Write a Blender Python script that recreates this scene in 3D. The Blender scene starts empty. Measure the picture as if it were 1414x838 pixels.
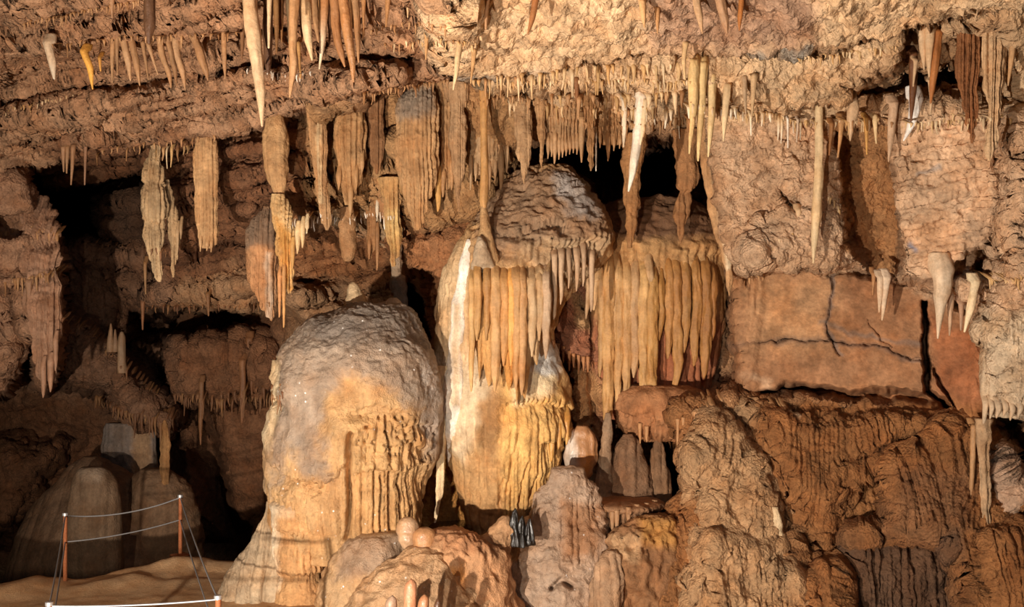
import bpy, math, random
import numpy as np
rng = random.Random(7)
C = bpy.context.scene.collection
# camera model: 1414 px wide frame, level camera 4.1 m above the walking path, looking along +Y
F, CX, CY, CAMZ = 1375.0, 707.0, 419.0, 4.1

def W(px, py, d):
    px, py, d = np.asarray(px, float), np.asarray(py, float), np.asarray(d, float)
    px, py, d = np.broadcast_arrays(px, py, d)
    return np.stack([(px-CX)*d/F, d, CAMZ-(py-CY)*d/F], -1)

def proj(P):
    y = np.maximum(P[..., 1], .1)
    return CX+F*P[..., 0]/y, CY-F*(P[..., 2]-CAMZ)/y

# ---------------------------------------------------------------- noise
def _hash(ix, iy, iz, seed):
    h = (ix.astype(np.uint32)*np.uint32(374761393) + iy.astype(np.uint32)*np.uint32(668265263)
         + iz.astype(np.uint32)*np.uint32(2147483647) + np.uint32((seed*974634541) & 0xffffffff))
    h = (h ^ (h >> np.uint32(13)))*np.uint32(1274126177)
    h = (h ^ (h >> np.uint32(15)))*np.uint32(2246822519)
    return h ^ (h >> np.uint32(16))

def noise(P, sc=1.0, seed=0):
    """gradient noise about -1..1; P (...,3); sc a number or a triple"""
    Q = np.asarray(P, float)*np.asarray(sc, float)
    x, y, z = Q[..., 0], Q[..., 1], Q[..., 2]
    fx, fy, fz = np.floor(x), np.floor(y), np.floor(z)
    ix, iy, iz = fx.astype(np.int64), fy.astype(np.int64), fz.astype(np.int64)
    x = x-fx; y = y-fy; z = z-fz
    u, v, w = [t*t*t*(t*(t*6-15)+10) for t in (x, y, z)]
    out = 0
    for a in (0, 1):
        for b in (0, 1):
            for c in (0, 1):
                h = _hash(ix+a, iy+b, iz+c, seed)
                gx = (h & np.uint32(1023))/511.5-1
                gy = ((h >> np.uint32(10)) & np.uint32(1023))/511.5-1
                gz = ((h >> np.uint32(20)) & np.uint32(1023))/511.5-1
                out = out + (u if a else 1-u)*(v if b else 1-v)*(w if c else 1-w)*(gx*(x-a)+gy*(y-b)+gz*(z-c))
    return out*1.25

def fbm(P, sc=1.0, oct=4, seed=0, gain=.5):
    r, a, s = 0, 1.0, np.asarray(sc, float)
    for i in range(oct):
        r = r + a*noise(P, s, seed+i*17); a *= gain; s = s*2.03
    return r

def ridged(P, sc=1.0, oct=3, seed=0, gain=.5):
    r, a, s = 0, 1.0, np.asarray(sc, float)
    for i in range(oct):
        r = r + a*(1-2*np.abs(noise(P, s, seed+i*13))); a *= gain; s = s*2.1
    return r

def worley(P, sc, seed=0):
    """distance to nearest feature point, 0 at points"""
    Q = np.asarray(P, float)*np.asarray(sc, float)
    f = np.floor(Q).astype(np.int64); best = np.full(Q.shape[:-1], 9.)
    for a in (-1, 0, 1):
        for b in (-1, 0, 1):
            for c in (-1, 0, 1):
                ix, iy, iz = f[..., 0]+a, f[..., 1]+b, f[..., 2]+c
                h = _hash(ix, iy, iz, seed)
                d = ((ix+(h & np.uint32(1023))/1023.-Q[..., 0])**2 + (iy+((h >> np.uint32(10)) & np.uint32(1023))/1023.-Q[..., 1])**2
                     + (iz+((h >> np.uint32(20)) & np.uint32(1023))/1023.-Q[..., 2])**2)
                best = np.minimum(best, d)
    return np.sqrt(best)

def h1(i, seed=0):
    i = np.asarray(i).astype(np.int64); z = np.zeros_like(i)
    return (_hash(i, z, z, seed) & np.uint32(65535))/65535.

def ribs(s, w, seed=0):
    """organ-pipe profile across s: (height 0..1 round topped, rib id, signed place -1..1)"""
    q = s/w; i = np.floor(q).astype(np.int64)
    bnd = lambda k: k+.62*(h1(k, seed)-.5)
    lo = np.where(q < bnd(i), i-1, np.where(q >= bnd(i+1), i+1, i))
    a, b = bnd(lo), bnd(lo+1)
    u = (q-a)/(b-a)*2-1
    return np.sqrt(np.clip(1-u*u, 0, 1)), lo, u

def sm(a, b, x):
    t = np.clip((x-a)/(b-a), 0, 1); return t*t*(3-2*t)

def P2(px, py):
    return np.stack([px, py, np.zeros_like(px)], -1)

def psdf(px, py, poly):
    """signed distance in px to a polygon, negative inside"""
    d = np.full(px.shape, 1e9); ins = np.zeros(px.shape, bool)
    n = len(poly)
    for i in range(n):
        (x0, y0), (x1, y1) = poly[i], poly[(i+1) % n]
        ex, ey = x1-x0, y1-y0
        t = np.clip(((px-x0)*ex+(py-y0)*ey)/(ex*ex+ey*ey+1e-9), 0, 1)
        d = np.minimum(d, (px-x0-t*ex)**2+(py-y0-t*ey)**2)
        if y0 != y1:
            ins ^= ((y0 > py) != (y1 > py)) & (px < (x1-x0)*(py-y0)/(y1-y0)+x0)
    d = np.sqrt(d)
    return np.where(ins, -d, d)

def ldist(px, py, line):
    d = np.full(px.shape, 1e9)
    for (x0, y0), (x1, y1) in zip(line[:-1], line[1:]):
        ex, ey = x1-x0, y1-y0
        t = np.clip(((px-x0)*ex+(py-y0)*ey)/(ex*ex+ey*ey+1e-9), 0, 1)
        d = np.minimum(d, (px-x0-t*ex)**2+(py-y0-t*ey)**2)
    return np.sqrt(d)

def hexc(h):
    h = h.lstrip('#'); c = [int(h[i:i+2], 16)/255 for i in (0, 2, 4)]
    return np.array([x/12.92 if x <= .04045 else ((x+.055)/1.055)**2.4 for x in c])

# ---------------------------------------------------------------- materials
MATS = {}
def rock_mat(name, rough=.8, bump=.5, fine=18., coarse=4., var=.35, spec=.25, glint_paint=0., streak=0., coat=0., grain=.15):
    m = bpy.data.materials.new(name); m.use_nodes = True
    nt = m.node_tree; N, L = nt.nodes, nt.links; N.clear()
    out = N.new('ShaderNodeOutputMaterial'); bs = N.new('ShaderNodeBsdfPrincipled'); L.new(bs.outputs[0], out.inputs[0])
    at = N.new('ShaderNodeAttribute'); at.attribute_name = 'tint'
    tc = N.new('ShaderNodeNewGeometry')
    def nz(scale, det, vec=None, rough_=.6):
        n = N.new('ShaderNodeTexNoise'); n.inputs['Scale'].default_value = scale; n.inputs['Detail'].default_value = det
        n.inputs['Roughness'].default_value = rough_
        L.new(vec if vec else tc.outputs['Position'], n.inputs['Vector']); return n.outputs['Fac']
    def math_(op, a, b):
        n = N.new('ShaderNodeMath'); n.operation = op
        for k, v in enumerate((a, b)):
            if isinstance(v, (int, float)): n.inputs[k].default_value = v
            else: L.new(v, n.inputs[k])
        return n.outputs[0]
    def ramp(f, a, b, lo, hi):
        n = N.new('ShaderNodeMapRange'); L.new(f, n.inputs[0])
        for k, v in zip((1, 2, 3, 4), (a, b, lo, hi)): n.inputs[k].default_value = v
        return n.outputs[0]
    n1 = nz(coarse, 5); n2 = nz(fine, 4)
    mp = N.new('ShaderNodeMapping'); mp.inputs['Scale'].default_value = (1, 1, .12); L.new(tc.outputs['Position'], mp.inputs['Vector'])
    n3 = nz(9., 3, mp.outputs[0])
    v = math_('MULTIPLY', ramp(n1, .3, .7, 1-var, 1+var), ramp(n2, .3, .7, 1-var*.7, 1+var*.7))
    if streak: v = math_('MULTIPLY', v, ramp(n3, .3, .7, 1-streak, 1+streak))
    sc = N.new('ShaderNodeVectorMath'); sc.operation = 'SCALE'; L.new(at.outputs['Color'], sc.inputs[0]); L.new(v, sc.inputs['Scale'])
    # rust/ochre mottling: push hue a little by another noise
    mx = N.new('ShaderNodeMix'); mx.data_type = 'RGBA'; mx.blend_type = 'MULTIPLY'
    L.new(ramp(nz(2.3, 6), .42, .7, 0, .75), mx.inputs[0]); L.new(sc.outputs[0], mx.inputs[6]); mx.inputs[7].default_value = (.82, .64, .48, 1)
    col = mx.outputs[2]
    if glint_paint:  # crystal glints painted as white specks in the base colour
        vo = N.new('ShaderNodeTexVoronoi'); vo.inputs['Scale'].default_value = 7.5; L.new(tc.outputs['Position'], vo.inputs['Vector'])
        s = math_('MULTIPLY', ramp(vo.outputs['Distance'], .07, .11, 1, 0), ramp(nz(3., 2), .5, .6, 0, glint_paint))
        mw = N.new('ShaderNodeMix'); mw.data_type = 'RGBA'; L.new(s, mw.inputs[0]); L.new(col, mw.inputs[6]); mw.inputs[7].default_value = (.95, .93, .9, 1)
        col = mw.outputs[2]
    L.new(col, bs.inputs['Base Color'])
    bs.inputs['Roughness'].default_value = rough; bs.inputs['Specular IOR Level'].default_value = spec
    if coat: bs.inputs['Coat Weight'].default_value = coat; bs.inputs['Coat Roughness'].default_value = .25
    vg = N.new('ShaderNodeTexVoronoi'); vg.inputs['Scale'].default_value = fine*1.6; L.new(tc.outputs['Position'], vg.inputs['Vector'])
    hgt = math_('ADD', math_('ADD', math_('MULTIPLY', n2, .6), math_('MULTIPLY', nz(fine*3., 3, None, .7), .45)), math_('MULTIPLY', vg.outputs['Distance'], grain))
    if streak: hgt = math_('ADD', hgt, math_('MULTIPLY', n3, .5))
    bp = N.new('ShaderNodeBump'); bp.inputs['Strength'].default_value = bump; bp.inputs['Distance'].default_value = .06
    L.new(math_('MULTIPLY', at.outputs['Alpha'], bump), bp.inputs['Strength']); L.new(hgt, bp.inputs['Height']); L.new(bp.outputs[0], bs.inputs['Normal'])
    MATS[name] = m; return m

rock_mat('bedrock', .85, .95, 15, 3, .34, grain=.4)
rock_mat('flowstone', .7, .65, 20, 4, .24, .3, streak=.18)
rock_mat('glittering_flowstone', .48, .7, 20, 4, .22, .35, glint_paint=.9, streak=.1)
rock_mat('wet_flowstone', .35, .35, 20, 4, .18, .5, streak=.14, coat=.25)
rock_mat('stalactite_stone', .55, .3, 30, 6, .18, .35, streak=.15)
rock_mat('packed_sand', .9, .35, 24, 2, .14, .15)
def plain_mat(name, col, rough, metal, var=.2):
    m = bpy.data.materials.new(name); m.use_nodes = True
    nt = m.node_tree; N, L = nt.nodes, nt.links; bs = N['Principled BSDF']
    tc = N.new('ShaderNodeNewGeometry'); n = N.new('ShaderNodeTexNoise'); n.inputs['Scale'].default_value = 40; n.inputs['Detail'].default_value = 4
    L.new(tc.outputs['Position'], n.inputs['Vector'])
    mx = N.new('ShaderNodeMix'); mx.data_type = 'RGBA'; L.new(n.outputs['Fac'], mx.inputs[0])
    mx.inputs[6].default_value = (*[c*(1-var) for c in col], 1); mx.inputs[7].default_value = (*[min(1, c*(1+var)) for c in col], 1)
    L.new(mx.outputs[2], bs.inputs['Base Color']); bs.inputs['Roughness'].default_value = rough; bs.inputs['Metallic'].default_value = metal
    MATS[name] = m; return m
plain_mat('rusted_steel', hexc('9a5a34'), .75, .2, .5)
plain_mat('steel_cable', (.34, .34, .35), .5, .6, .15)
plain_mat('galvanised_cap', (.6, .6, .6), .4, .7, .15)

# ---------------------------------------------------------------- mesh helpers
def mesh_obj(name, V, faces, mat, col=None, parent=None, smooth=True):
    me = bpy.data.meshes.new(name)
    V = np.asarray(V, float)
    if isinstance(faces, np.ndarray):
        n, k = faces.shape
        me.vertices.add(len(V)); me.vertices.foreach_set('co', V.astype(np.float32).ravel())
        me.loops.add(n*k); me.loops.foreach_set('vertex_index', faces.astype(np.int32).ravel())
        me.polygons.add(n); me.polygons.foreach_set('loop_start', np.arange(0, n*k, k, dtype=np.int32))
        me.update(calc_edges=True)
    else:
        me.from_pydata(V.tolist(), [], faces)
    me.validate()
    me.polygons.foreach_set('use_smooth', np.full(len(me.polygons), smooth))
    if col is not None:
        a = me.attributes.new('tint', 'FLOAT_COLOR', 'POINT')
        c4 = np.ones((len(V), 4), np.float32); c4[:, :np.shape(col)[-1]] = col; a.data.foreach_set('color', c4.ravel())
    me.materials.append(MATS[mat])
    o = bpy.data.objects.new(name, me); C.objects.link(o)
    if parent: o.parent = parent
    return o

def grid_faces(nr, nc, wrap=False):
    i = np.arange(nr-1)[:, None]; j = np.arange(nc if wrap else nc-1)[None, :]
    j2 = (j+1) % nc
    return np.stack([i*nc+j, (i+1)*nc+j, (i+1)*nc+j2, i*nc+j2], -1).reshape(-1, 4)   # outward for our frames

def grid_normals(P, wrap=False):
    if wrap:
        du = np.roll(P, -1, 1)-np.roll(P, 1, 1)
    else:
        du = np.gradient(P, axis=1)
    dv = np.gradient(P, axis=0)
    n = np.cross(dv, du); l = np.linalg.norm(n, axis=-1, keepdims=True)
    return n/np.maximum(l, 1e-9)

def tag(o, label, cat, group=None):
    o['label'] = label; o['category'] = cat; o['kind'] = 'thing'
    if group: o['group'] = group
    return o
def structure(o, label=None):
    o['kind'] = 'structure'
    if label: o['label'] = label
    return o
def empty(name, loc, label, cat, group=None):
    o = bpy.data.objects.new(name, None); C.objects.link(o); o.location = loc; o.empty_display_size = .1
    return tag(o, label, cat, group)
def put(o, root):
    """make o a part of root, keeping its world place"""
    o.parent = root
    o.matrix_parent_inverse.identity()
    o.location = o.location-root.location
    return o

def spline(pts, n):
    """smooth resampling of rows of numbers (Catmull-Rom in the first column order)"""
    p = np.asarray(pts, float); k = len(p)
    if k < 3:
        t = np.linspace(0, 1, n)[:, None]; return p[0]*(1-t)+p[-1]*t
    q = np.vstack([2*p[0]-p[1], p, 2*p[-1]-p[-2]])
    seg = np.linalg.norm(np.diff(p[:, :2], axis=0), axis=1)+1e-6; cum = np.r_[0, np.cumsum(seg)]
    tt = np.linspace(0, cum[-1], n); i = np.clip(np.searchsorted(cum, tt, 'right')-1, 0, k-2)
    t = ((tt-cum[i])/seg[i])[:, None]
    a, b, c, d = q[i], q[i+1], q[i+2], q[i+3]
    # tension .5 Catmull-Rom, damped
    m1, m2 = .4*(c-a), .4*(d-b)
    return (2*t**3-3*t**2+1)*b+(t**3-2*t**2+t)*m1+(-2*t**3+3*t**2)*c+(t**3-t**2)*m2
# ================================================================ the rock shell: ceiling and walls
STEP = 1.6
gx = np.arange(-190, 1606, STEP); gy = np.arange(-170, 960, STEP)
PX, PY = np.meshgrid(gx, gy)
G2 = P2(PX, PY)
jx1, jy1 = noise(G2, 1/34., 1), noise(G2, 1/34., 2)
jx2, jy2 = noise(G2, 1/11., 3), noise(G2, 1/11., 4)
def warped(jag):
    return PX+jag*(jx1+.6*jx2), PY+jag*(jy1+.6*jy2)
def mask(poly, edge=5, jag=6):
    xs = [p[0] for p in poly]; ys = [p[1] for p in poly]; m = edge+jag*2+4
    out = np.full(PX.shape, 999.)
    c0, c1 = np.searchsorted(gx, [min(xs)-m, max(xs)+m]); r0, r1 = np.searchsorted(gy, [min(ys)-m, max(ys)+m])
    wx, wy = warped(jag)
    out[r0:r1, c0:c1] = psdf(wx[r0:r1, c0:c1], wy[r0:r1, c0:c1], poly)
    return out
D = np.interp(PX, [-200, 330, 420, 600, 700, 1000, 1200, 1414, 1620], [24, 24, 20, 18, 17.3, 16.2, 14.8, 13.6, 12.2])
D = D+.5*fbm(G2, 1/130., 3, 9)
def layer(poly, d0, gxs=0, gys=0, at=(0, 0), edge=4, jag=6, rnd=(30, .4), k=1.):
    """a mass of rock standing before what is behind it: polygon outline, distance plane, rounded rim"""
    global D
    s = mask(poly, edge, jag)
    dd = d0+gxs*(PX-at[0])/100+gys*(PY-at[1])/100
    dd = dd+rnd[1]*sm(-rnd[0], 0, s)**2
    m = sm(edge, -edge, s)*k
    D = D*(1-m)+dd*m
def shift(poly, dd, edge=6, jag=5):
    global D
    D = D+dd*sm(edge, -edge, mask(poly, edge, jag))
def crack(line, w, dd, jag=5):
    global D
    wx, wy = warped(jag); xs = [p[0] for p in line]; ys = [p[1] for p in line]; m = w+jag*2+4
    c0, c1 = np.searchsorted(gx, [min(xs)-m, max(xs)+m]); r0, r1 = np.searchsorted(gy, [min(ys)-m, max(ys)+m])
    s = np.full(PX.shape, 999.); s[r0:r1, c0:c1] = ldist(wx[r0:r1, c0:c1], wy[r0:r1, c0:c1], line)
    D = D+dd*sm(w, w*.3, s)
def area(poly, edge=20, jag=10):
    return sm(edge, -edge, mask(poly, edge, jag))

# --- the dark chamber on the left
layer([(40,190),(440,180),(440,330),(330,320),(300,235),(180,232),(130,250),(60,262)], 20.5, 0, .6, (200,220), 4, 5)          # bedded block
shift([(55,258),(110,256),(175,262),(150,300),(130,350),(95,352),(60,320)], 5, 8, 5)                                           # black hole
layer([(128,268),(165,255),(210,250),(215,340),(190,345),(130,335),(122,300)], 21.5, 0, 0, (0,0), 4, 6, (30,1.2))              # boulder in the hole
layer([(80,330),(240,330),(250,420),(230,440),(180,420),(160,470),(80,470)], 21.8, 0, .5, (100,400), 8, 8)
layer([(240,335),(480,325),(620,330),(620,470),(420,440),(380,412),(200,415),(225,375)], 19.2, -.35, 0, (300,0), 4, 6, (16,.5))  # bedded band
shift([(185,428),(250,418),(340,422),(345,470),(300,480),(190,468)], 2.5, 10, 8)
layer([(75,420),(110,445),(170,500),(215,545),(245,575),(235,600),(185,600),(150,540),(75,530)], 20.6, 0, .3, (100,500), 6, 8, (30,.7))  # flowstone ramp
layer([(235,470),(330,455),(390,470),(390,545),(300,560),(245,550)], 20.9, 0, .4, (300,500), 7, 10, (30,.6))
layer([(295,560),(400,545),(400,720),(330,720),(300,640)], 22.0, 0, 0, (0,0), 8, 8)
layer([(-250,560),(120,600),(60,700),(40,760),(-250,800)], 22.6, 0, -.2, (0,700), 12, 12, (60,1.5))
layer([(238,610),(262,598),(290,640),(308,700),(318,740),(240,745),(228,690)], 22.2, 0, -.3, (0,680), 8, 4, (60,1.6))
# --- flank of rock on the far left
layer([(-260,210),(40,230),(50,262),(58,305),(76,322),(82,400),(80,500),(66,545),(52,530),(46,470),(20,470),(-20,520),(-260,560)], 16.8, .4, .15, (0,400), 4, 5, (26,.7))
layer([(-260,380),(20,395),(38,470),(30,500),(10,540),(-260,590)], 17.2, .4, .3, (0,400), 5, 6, (30,.5))
shift([(-10,300),(30,290),(62,300),(66,320),(40,330),(0,330)], .7, 5, 4)
# --- wall behind the hanging curtains
layer([(195,150),(720,110),(740,300),(640,420),(560,400),(540,330),(470,330),(395,318),(240,350),(225,300),(205,260)], 16.8, -.1, .45, (450,250), 6, 8, (30,.6))
shift([(395,350),(480,340),(540,360),(560,430),(500,430),(440,410),(400,390)], .7, 12, 10)
layer([(540,318),(660,300),(660,470),(600,480),(596,420),(560,385)], 15.9, 0, .2, (600,400), 6, 6)
shift([(560,378),(600,376),(606,470),(575,450),(556,410)], 2.2, 6, 4)
layer([(300,190),(430,140),(500,124),(720,108),(722,215),(690,250),(660,300),(600,318),(560,322),(530,292),(470,285),(432,300),(395,290),(340,300),(310,260)], 15.35, -.1, .25, (550,200), 5, 8, (34,.55))
# --- ceiling, left of centre
layer([(-300,-300),(720,-300),(720,88),(640,100),(560,118),(500,128),(420,146),(330,178),(300,188),(200,198),(140,208),(60,220),(0,235),(-300,300)],
      12.5, -.18, 1.75, (0,0), 3, 6, (10,.35))
shift([(-40,92),(40,74),(130,58),(230,42),(330,30),(470,28),(560,52),(600,72),(560,92),(480,102),(400,104),(350,100),(280,108),(220,118),(130,128),(20,150),(-40,150)], .9, 7, 5)
shift([(-300,40),(60,8),(200,-14),(200,2),(60,28),(-300,70)], .45, 5, 5)
shift([(570,70),(610,60),(640,80),(640,112),(600,118),(560,104),(556,84)], .9, 6, 5)
shift([(335,-80),(530,-80),(525,20),(480,62),(400,60),(340,50)], .8, 10, 8)
for ln_ in ([(-40,172),(60,152),(150,136),(250,120),(345,108)], [(40,192),(140,176),(250,160),(330,142),(420,126)], [(120,168),(200,156),(330,130)], [(0,60),(60,44),(150,22),(230,8)], [(480,112),(560,96),(600,70)], [(0,205),(90,190),(180,178)], [(560,40),(620,30),(660,20)]):
    crack(ln_, 3.4, .4, 7)
# --- ceiling, right: the bright slab above the long bedding crack
layer([(590,-300),(1700,-300),(1700,-30),(1414,2),(1290,18),(1240,34),(1190,47),(1130,58),(1080,66),(1020,72),(960,70),(900,66),(860,70),(800,82),(740,92),(690,98),(640,92),(600,60)],
      10.2, -.05, 1.75, (1000,0), 2.5, 3, (8,.25))
# --- bright band under the crack
layer([(655,108),(700,96),(800,82),(870,68),(960,72),(1080,68),(1190,50),(1290,22),(1440,-20),(1660,-20),(1660,150),(1420,160),(1380,150),(1290,165),(1245,158),(1215,150),(1190,170),(1150,168),(1120,160),(1090,168),(1050,150),(1000,152),(960,142),(920,160),(880,158),(840,146),(800,150),(770,124),(720,122),(660,130)],
      12.2, -.06, .8, (1000,100), 3, 7, (22,.45))
shift([(1165,118),(1190,108),(1240,90),(1275,85),(1330,95),(1340,150),(1250,150),(1200,146),(1170,150)], 1.3, 6, 8)
shift([(1235,35),(1330,25),(1390,30),(1390,150),(1350,150),(1250,150),(1235,90)], 1.1, 8, 8)
# --- right wall, upper
layer([(978,140),(1420,130),(1660,130),(1660,480),(1350,458),(1330,420),(1240,392),(1200,376),(1110,372),(1020,374),(1002,340),(985,280)], 13.9, -.22, .25, (1000,250), 3, 5, (14,.3))
layer([(1237,150),(1420,140),(1660,140),(1660,470),(1360,452),(1345,440),(1300,388),(1243,392),(1240,330),(1237,240)], 12.9, -.35, .2, (1240,250), 2.5, 2.5, (8,.2))
shift([(1148,175),(1237,160),(1240,390),(1205,378),(1168,340),(1150,285)], .75, 3, 4)
layer([(1085,205),(1150,185),(1152,280),(1166,345),(1170,374),(1050,374),(1040,340),(1075,290)], 13.6, 0, 0, (0,0), 14, 14, (16,.08))
shift([(1075,258),(1108,262),(1122,290),(1110,300),(1080,290)], .35, 4, 5)
crack([(1382,165),(1376,230),(1386,280),(1372,330),(1350,370)], 11, .8, 6)
layer([(1385,140),(1660,120),(1660,600),(1400,560),(1372,520),(1360,470),(1366,430),(1392,360),(1384,290),(1392,220)], 12.0, -.4, 0, (1400,300), 5, 8, (22,.6))
shift([(1330,355),(1352,340),(1392,350),(1385,392),(1330,385),(1310,380)], .6, 5, 6)
# --- red panel and lower right wall
layer([(1012,372),(1120,372),(1205,377),(1240,390),(1300,396),(1345,440),(1372,470),(1355,585),(1330,578),(1280,545),(1180,542),(1110,530),(1030,545),(1018,470)], 14.6, -.38, -.25, (1030,480), 8, 9, (8,.12))
crack([(1276,415),(1279,450),(1275,470),(1280,500),(1282,540),(1300,556),(1316,580)], 6, .9, 4)
crack([(1284,500),(1308,545),(1336,590)], 2.5, .25, 4)
crack([(1020,475),(1090,470),(1150,472),(1210,478),(1278,498)], 2.2, .1, 8)
crack([(1150,380),(1148,420),(1142,460),(1158,490)], 2.2, .1, 6)
crack([(1200,440),(1215,470),(1235,480)], 1.8, .08, 6)
layer([(925,560),(950,545),(1010,540),(1040,552),(1110,540),(1185,548),(1285,552),(1330,592),(1362,600),(1660,560),(1660,1100),(900,1100),(905,760),(960,690),(950,640)], 14.0, -.3, -.35, (1030,600), 10, 9, (22,.45))
shift([(905,610),(948,620),(950,690),(925,720),(900,680)], 1.5, 8, 6)
layer([(960,575),(990,560),(1030,590),(1060,650),(1075,720),(1085,775),(1050,800),(1000,760),(965,740),(975,680),(955,640)], 13.55, 0, -.3, (1000,700), 15, 16, (30,.4))
layer([(970,745),(1030,735),(1080,780),(1120,790),(1120,1000),(960,1000)], 13.1, 0, -.2, (1000,780), 13, 14, (24,.4))
layer([(1000,560),(1290,556),(1300,600),(1180,650),(1170,700),(1160,775),(1110,790),(1090,740),(1060,640)], 13.75, -.2, -.1, (1100,650), 16, 12, (40,.5))
shift([(1172,660),(1225,640),(1236,690),(1240,735),(1170,738)], .7, 3, 3)
crack([(1174,655),(1170,700),(1164,740),(1160,778)], 6, .6, 3)
layer([(1168,752),(1230,738),(1300,735),(1330,790),(1340,1000),(1150,1000)], 13.2, -.1, -.2, (1200,780), 9, 10, (22,.5))
shift([(1368,578),(1420,572),(1440,640),(1430,700),(1390,730),(1372,700)], 1.0, 6, 4)
layer([(1374,612),(1392,625),(1412,660),(1440,720),(1400,728),(1386,690),(1376,650)], 12.6, 0, 0, (0,0), 4, 4, (18,.4))
layer([(1345,735),(1660,700),(1660,1000),(1400,1000),(1372,860),(1352,790)], 12.1, -.2, -.1, (1400,800), 6, 6, (24,.5))
# --- recess above the organ pipes and rock behind the columns
shift([(745,195),(850,185),(980,190),(985,270),(960,330),(830,320),(800,240),(755,235)], 1.9, 10, 6)
shift([(752,198),(800,192),(860,205),(936,212),(935,260),(890,300),(860,240),(790,225)], 2.6, 8, 6)
layer([(640,110),(980,120),(985,195),(930,190),(890,200),(850,182),(800,190),(750,196),(700,200),(640,230)], 14.6, -.05, .4, (800,150), 4, 6, (20,.5))
# dark pit behind the walkway and rock at the foot
D = np.minimum(D, 30)

# ---- fields of relief
m_left = area([(-300,-300),(640,-300),(640,95),(500,125),(300,190),(0,235),(-300,300)], 15, 8)
m_bed = np.clip(m_left+.8*area([(60,200),(560,190),(560,420),(200,420),(60,300)], 15, 8)+.5*area([(-200,380),(60,380),(60,560),(-200,560)], 10, 6)
                +.12*area([(1238,150),(1420,150),(1420,380),(1238,390)], 10, 6), 0, 1)
m_pop = np.clip(area([(600,-200),(1700,-200),(1700,150),(1400,200),(1380,450),(1360,200),(1240,170),(980,170),(900,180),(700,150),(640,110),(600,60)], 20, 12)
                +area([(1385,140),(1660,130),(1660,470),(1360,470)], 15, 8)+.8*area([(700,190),(985,190),(985,330),(760,330)], 15, 10)
                +.6*area([(985,190),(1150,180),(1160,372),(1015,372)], 15, 8)+.5*area([(960,740),(1120,740),(1120,860),(960,860)], 15, 8)
                +.7*area([(560,380),(395,330),(480,330)], 15, 8), 0, 1)
m_flu = np.clip(.9*area([(425,130),(720,110),(720,230),(640,300),(540,315),(430,290)], 10, 8)+area([(920,560),(1300,575),(1370,600),(1660,580),(1660,1000),(900,1000),(940,640)], 15, 8)+.7*area([(540,150),(660,130),(660,470),(600,470)], 12, 6)
                +.4*area([(-200,320),(90,320),(85,545),(-200,560)], 10, 6)+.8*area([(80,330),(250,330),(400,450),(400,560),(250,600),(80,540)], 15, 8)+.7*area([(1340,430),(1660,430),(1660,600),(1340,600)], 10, 6)+.6*area([(985,300),(1060,300),(1040,580),(1000,580)], 10, 6), 0, 1)
m_pop = m_pop*(1-.75*area([(1240,165),(1372,165),(1372,370),(1250,385)], 14, 8))
m_smooth = area([(1015,374),(1205,380),(1345,440),(1360,585),(1180,545),(1020,545)], 8, 4)

# bedding steps in depth
q = PY+.2*PX+10*noise(G2, 1/150., 21)+5*noise(G2, 1/40., 22)
for per, amp, sd in ((36., .5, 31), (15., .18, 33), (7., .08, 35)):
    t = q/per+.35*noise(P2(PX*.25, PY), 1/60., sd); fl = np.floor(t); fr = t-fl
    a = amp*(.4+1.2*h1(fl, sd))*np.clip(.6+1.1*noise(P2(PX+fl*77, PY*.2), 1/70., sd+1), 0, 1.6)
    D = D-a*m_bed*(sm(0, .75, fr)-sm(.9, 1, fr))
P = W(PX, PY, D)
Nn = grid_normals(P)
disp = .16*fbm(P, .7, 3, 41)*(1-.8*m_smooth)
disp = disp+m_bed*(.07*ridged(P, (.9, 1.2, 3.2), 3, 43)+.035*fbm(P, (3, 4, 9), 3, 44))
Pw = P+.16*np.stack([noise(P, 3., 56), noise(P, 3., 57), noise(P, 3., 58)], -1)+.05*np.stack([noise(P, 9., 56), noise(P, 9., 57), noise(P, 9., 58)], -1)
lump = 1-np.clip(worley(Pw, 4.2, 51), 0, 1.1)
lump2 = 1-np.clip(worley(Pw, 10., 52), 0, 1.1)
disp = disp+m_pop*(.12*lump*(.5+.8*np.clip(noise(P, 1.1, 53)+.4, 0, 1))+.06*lump2+.05*fbm(P, 5, 3, 54))
sw = P[..., 0]+.22*noise(P, (1.2, 1.2, .5), 61)+.07*noise(P, (4, 4, 1.2), 62)
r1, id1, u1 = ribs(sw, .24, 5); r2, id2, _ = ribs(sw+.03*noise(P, 3, 63), .085, 6)
r3, _, _ = ribs(sw+.02*noise(P, 6, 69), .05, 8); r4, _, _ = ribs(sw, .5, 9)
amod = np.clip(.45+1.1*noise(P, (1.6, 1.6, .7), 64), .05, 1.2)
disp = disp+m_flu*(.13*r1*amod+.08*r2*np.clip(.6+noise(P, (2, 2, .9), 65), 0, 1.2)+.07*r3*np.clip(.5+noise(P, (3, 3, 1), 67), 0, 1.1)+.03*fbm(P, (8, 8, 2.2), 3, 66)+.16*r4*np.clip(.3+noise(P, (1, 1, .5), 68), 0, 1))
fine = (.05+.02*m_pop)*fbm(P, 5, 3, 71)+.03*ridged(P, 7, 2, 73)+.022*fbm(P, 15, 2, 72)
disp = disp+fine*(1-.85*m_smooth)
P = P+Nn*disp[..., None]

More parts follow.
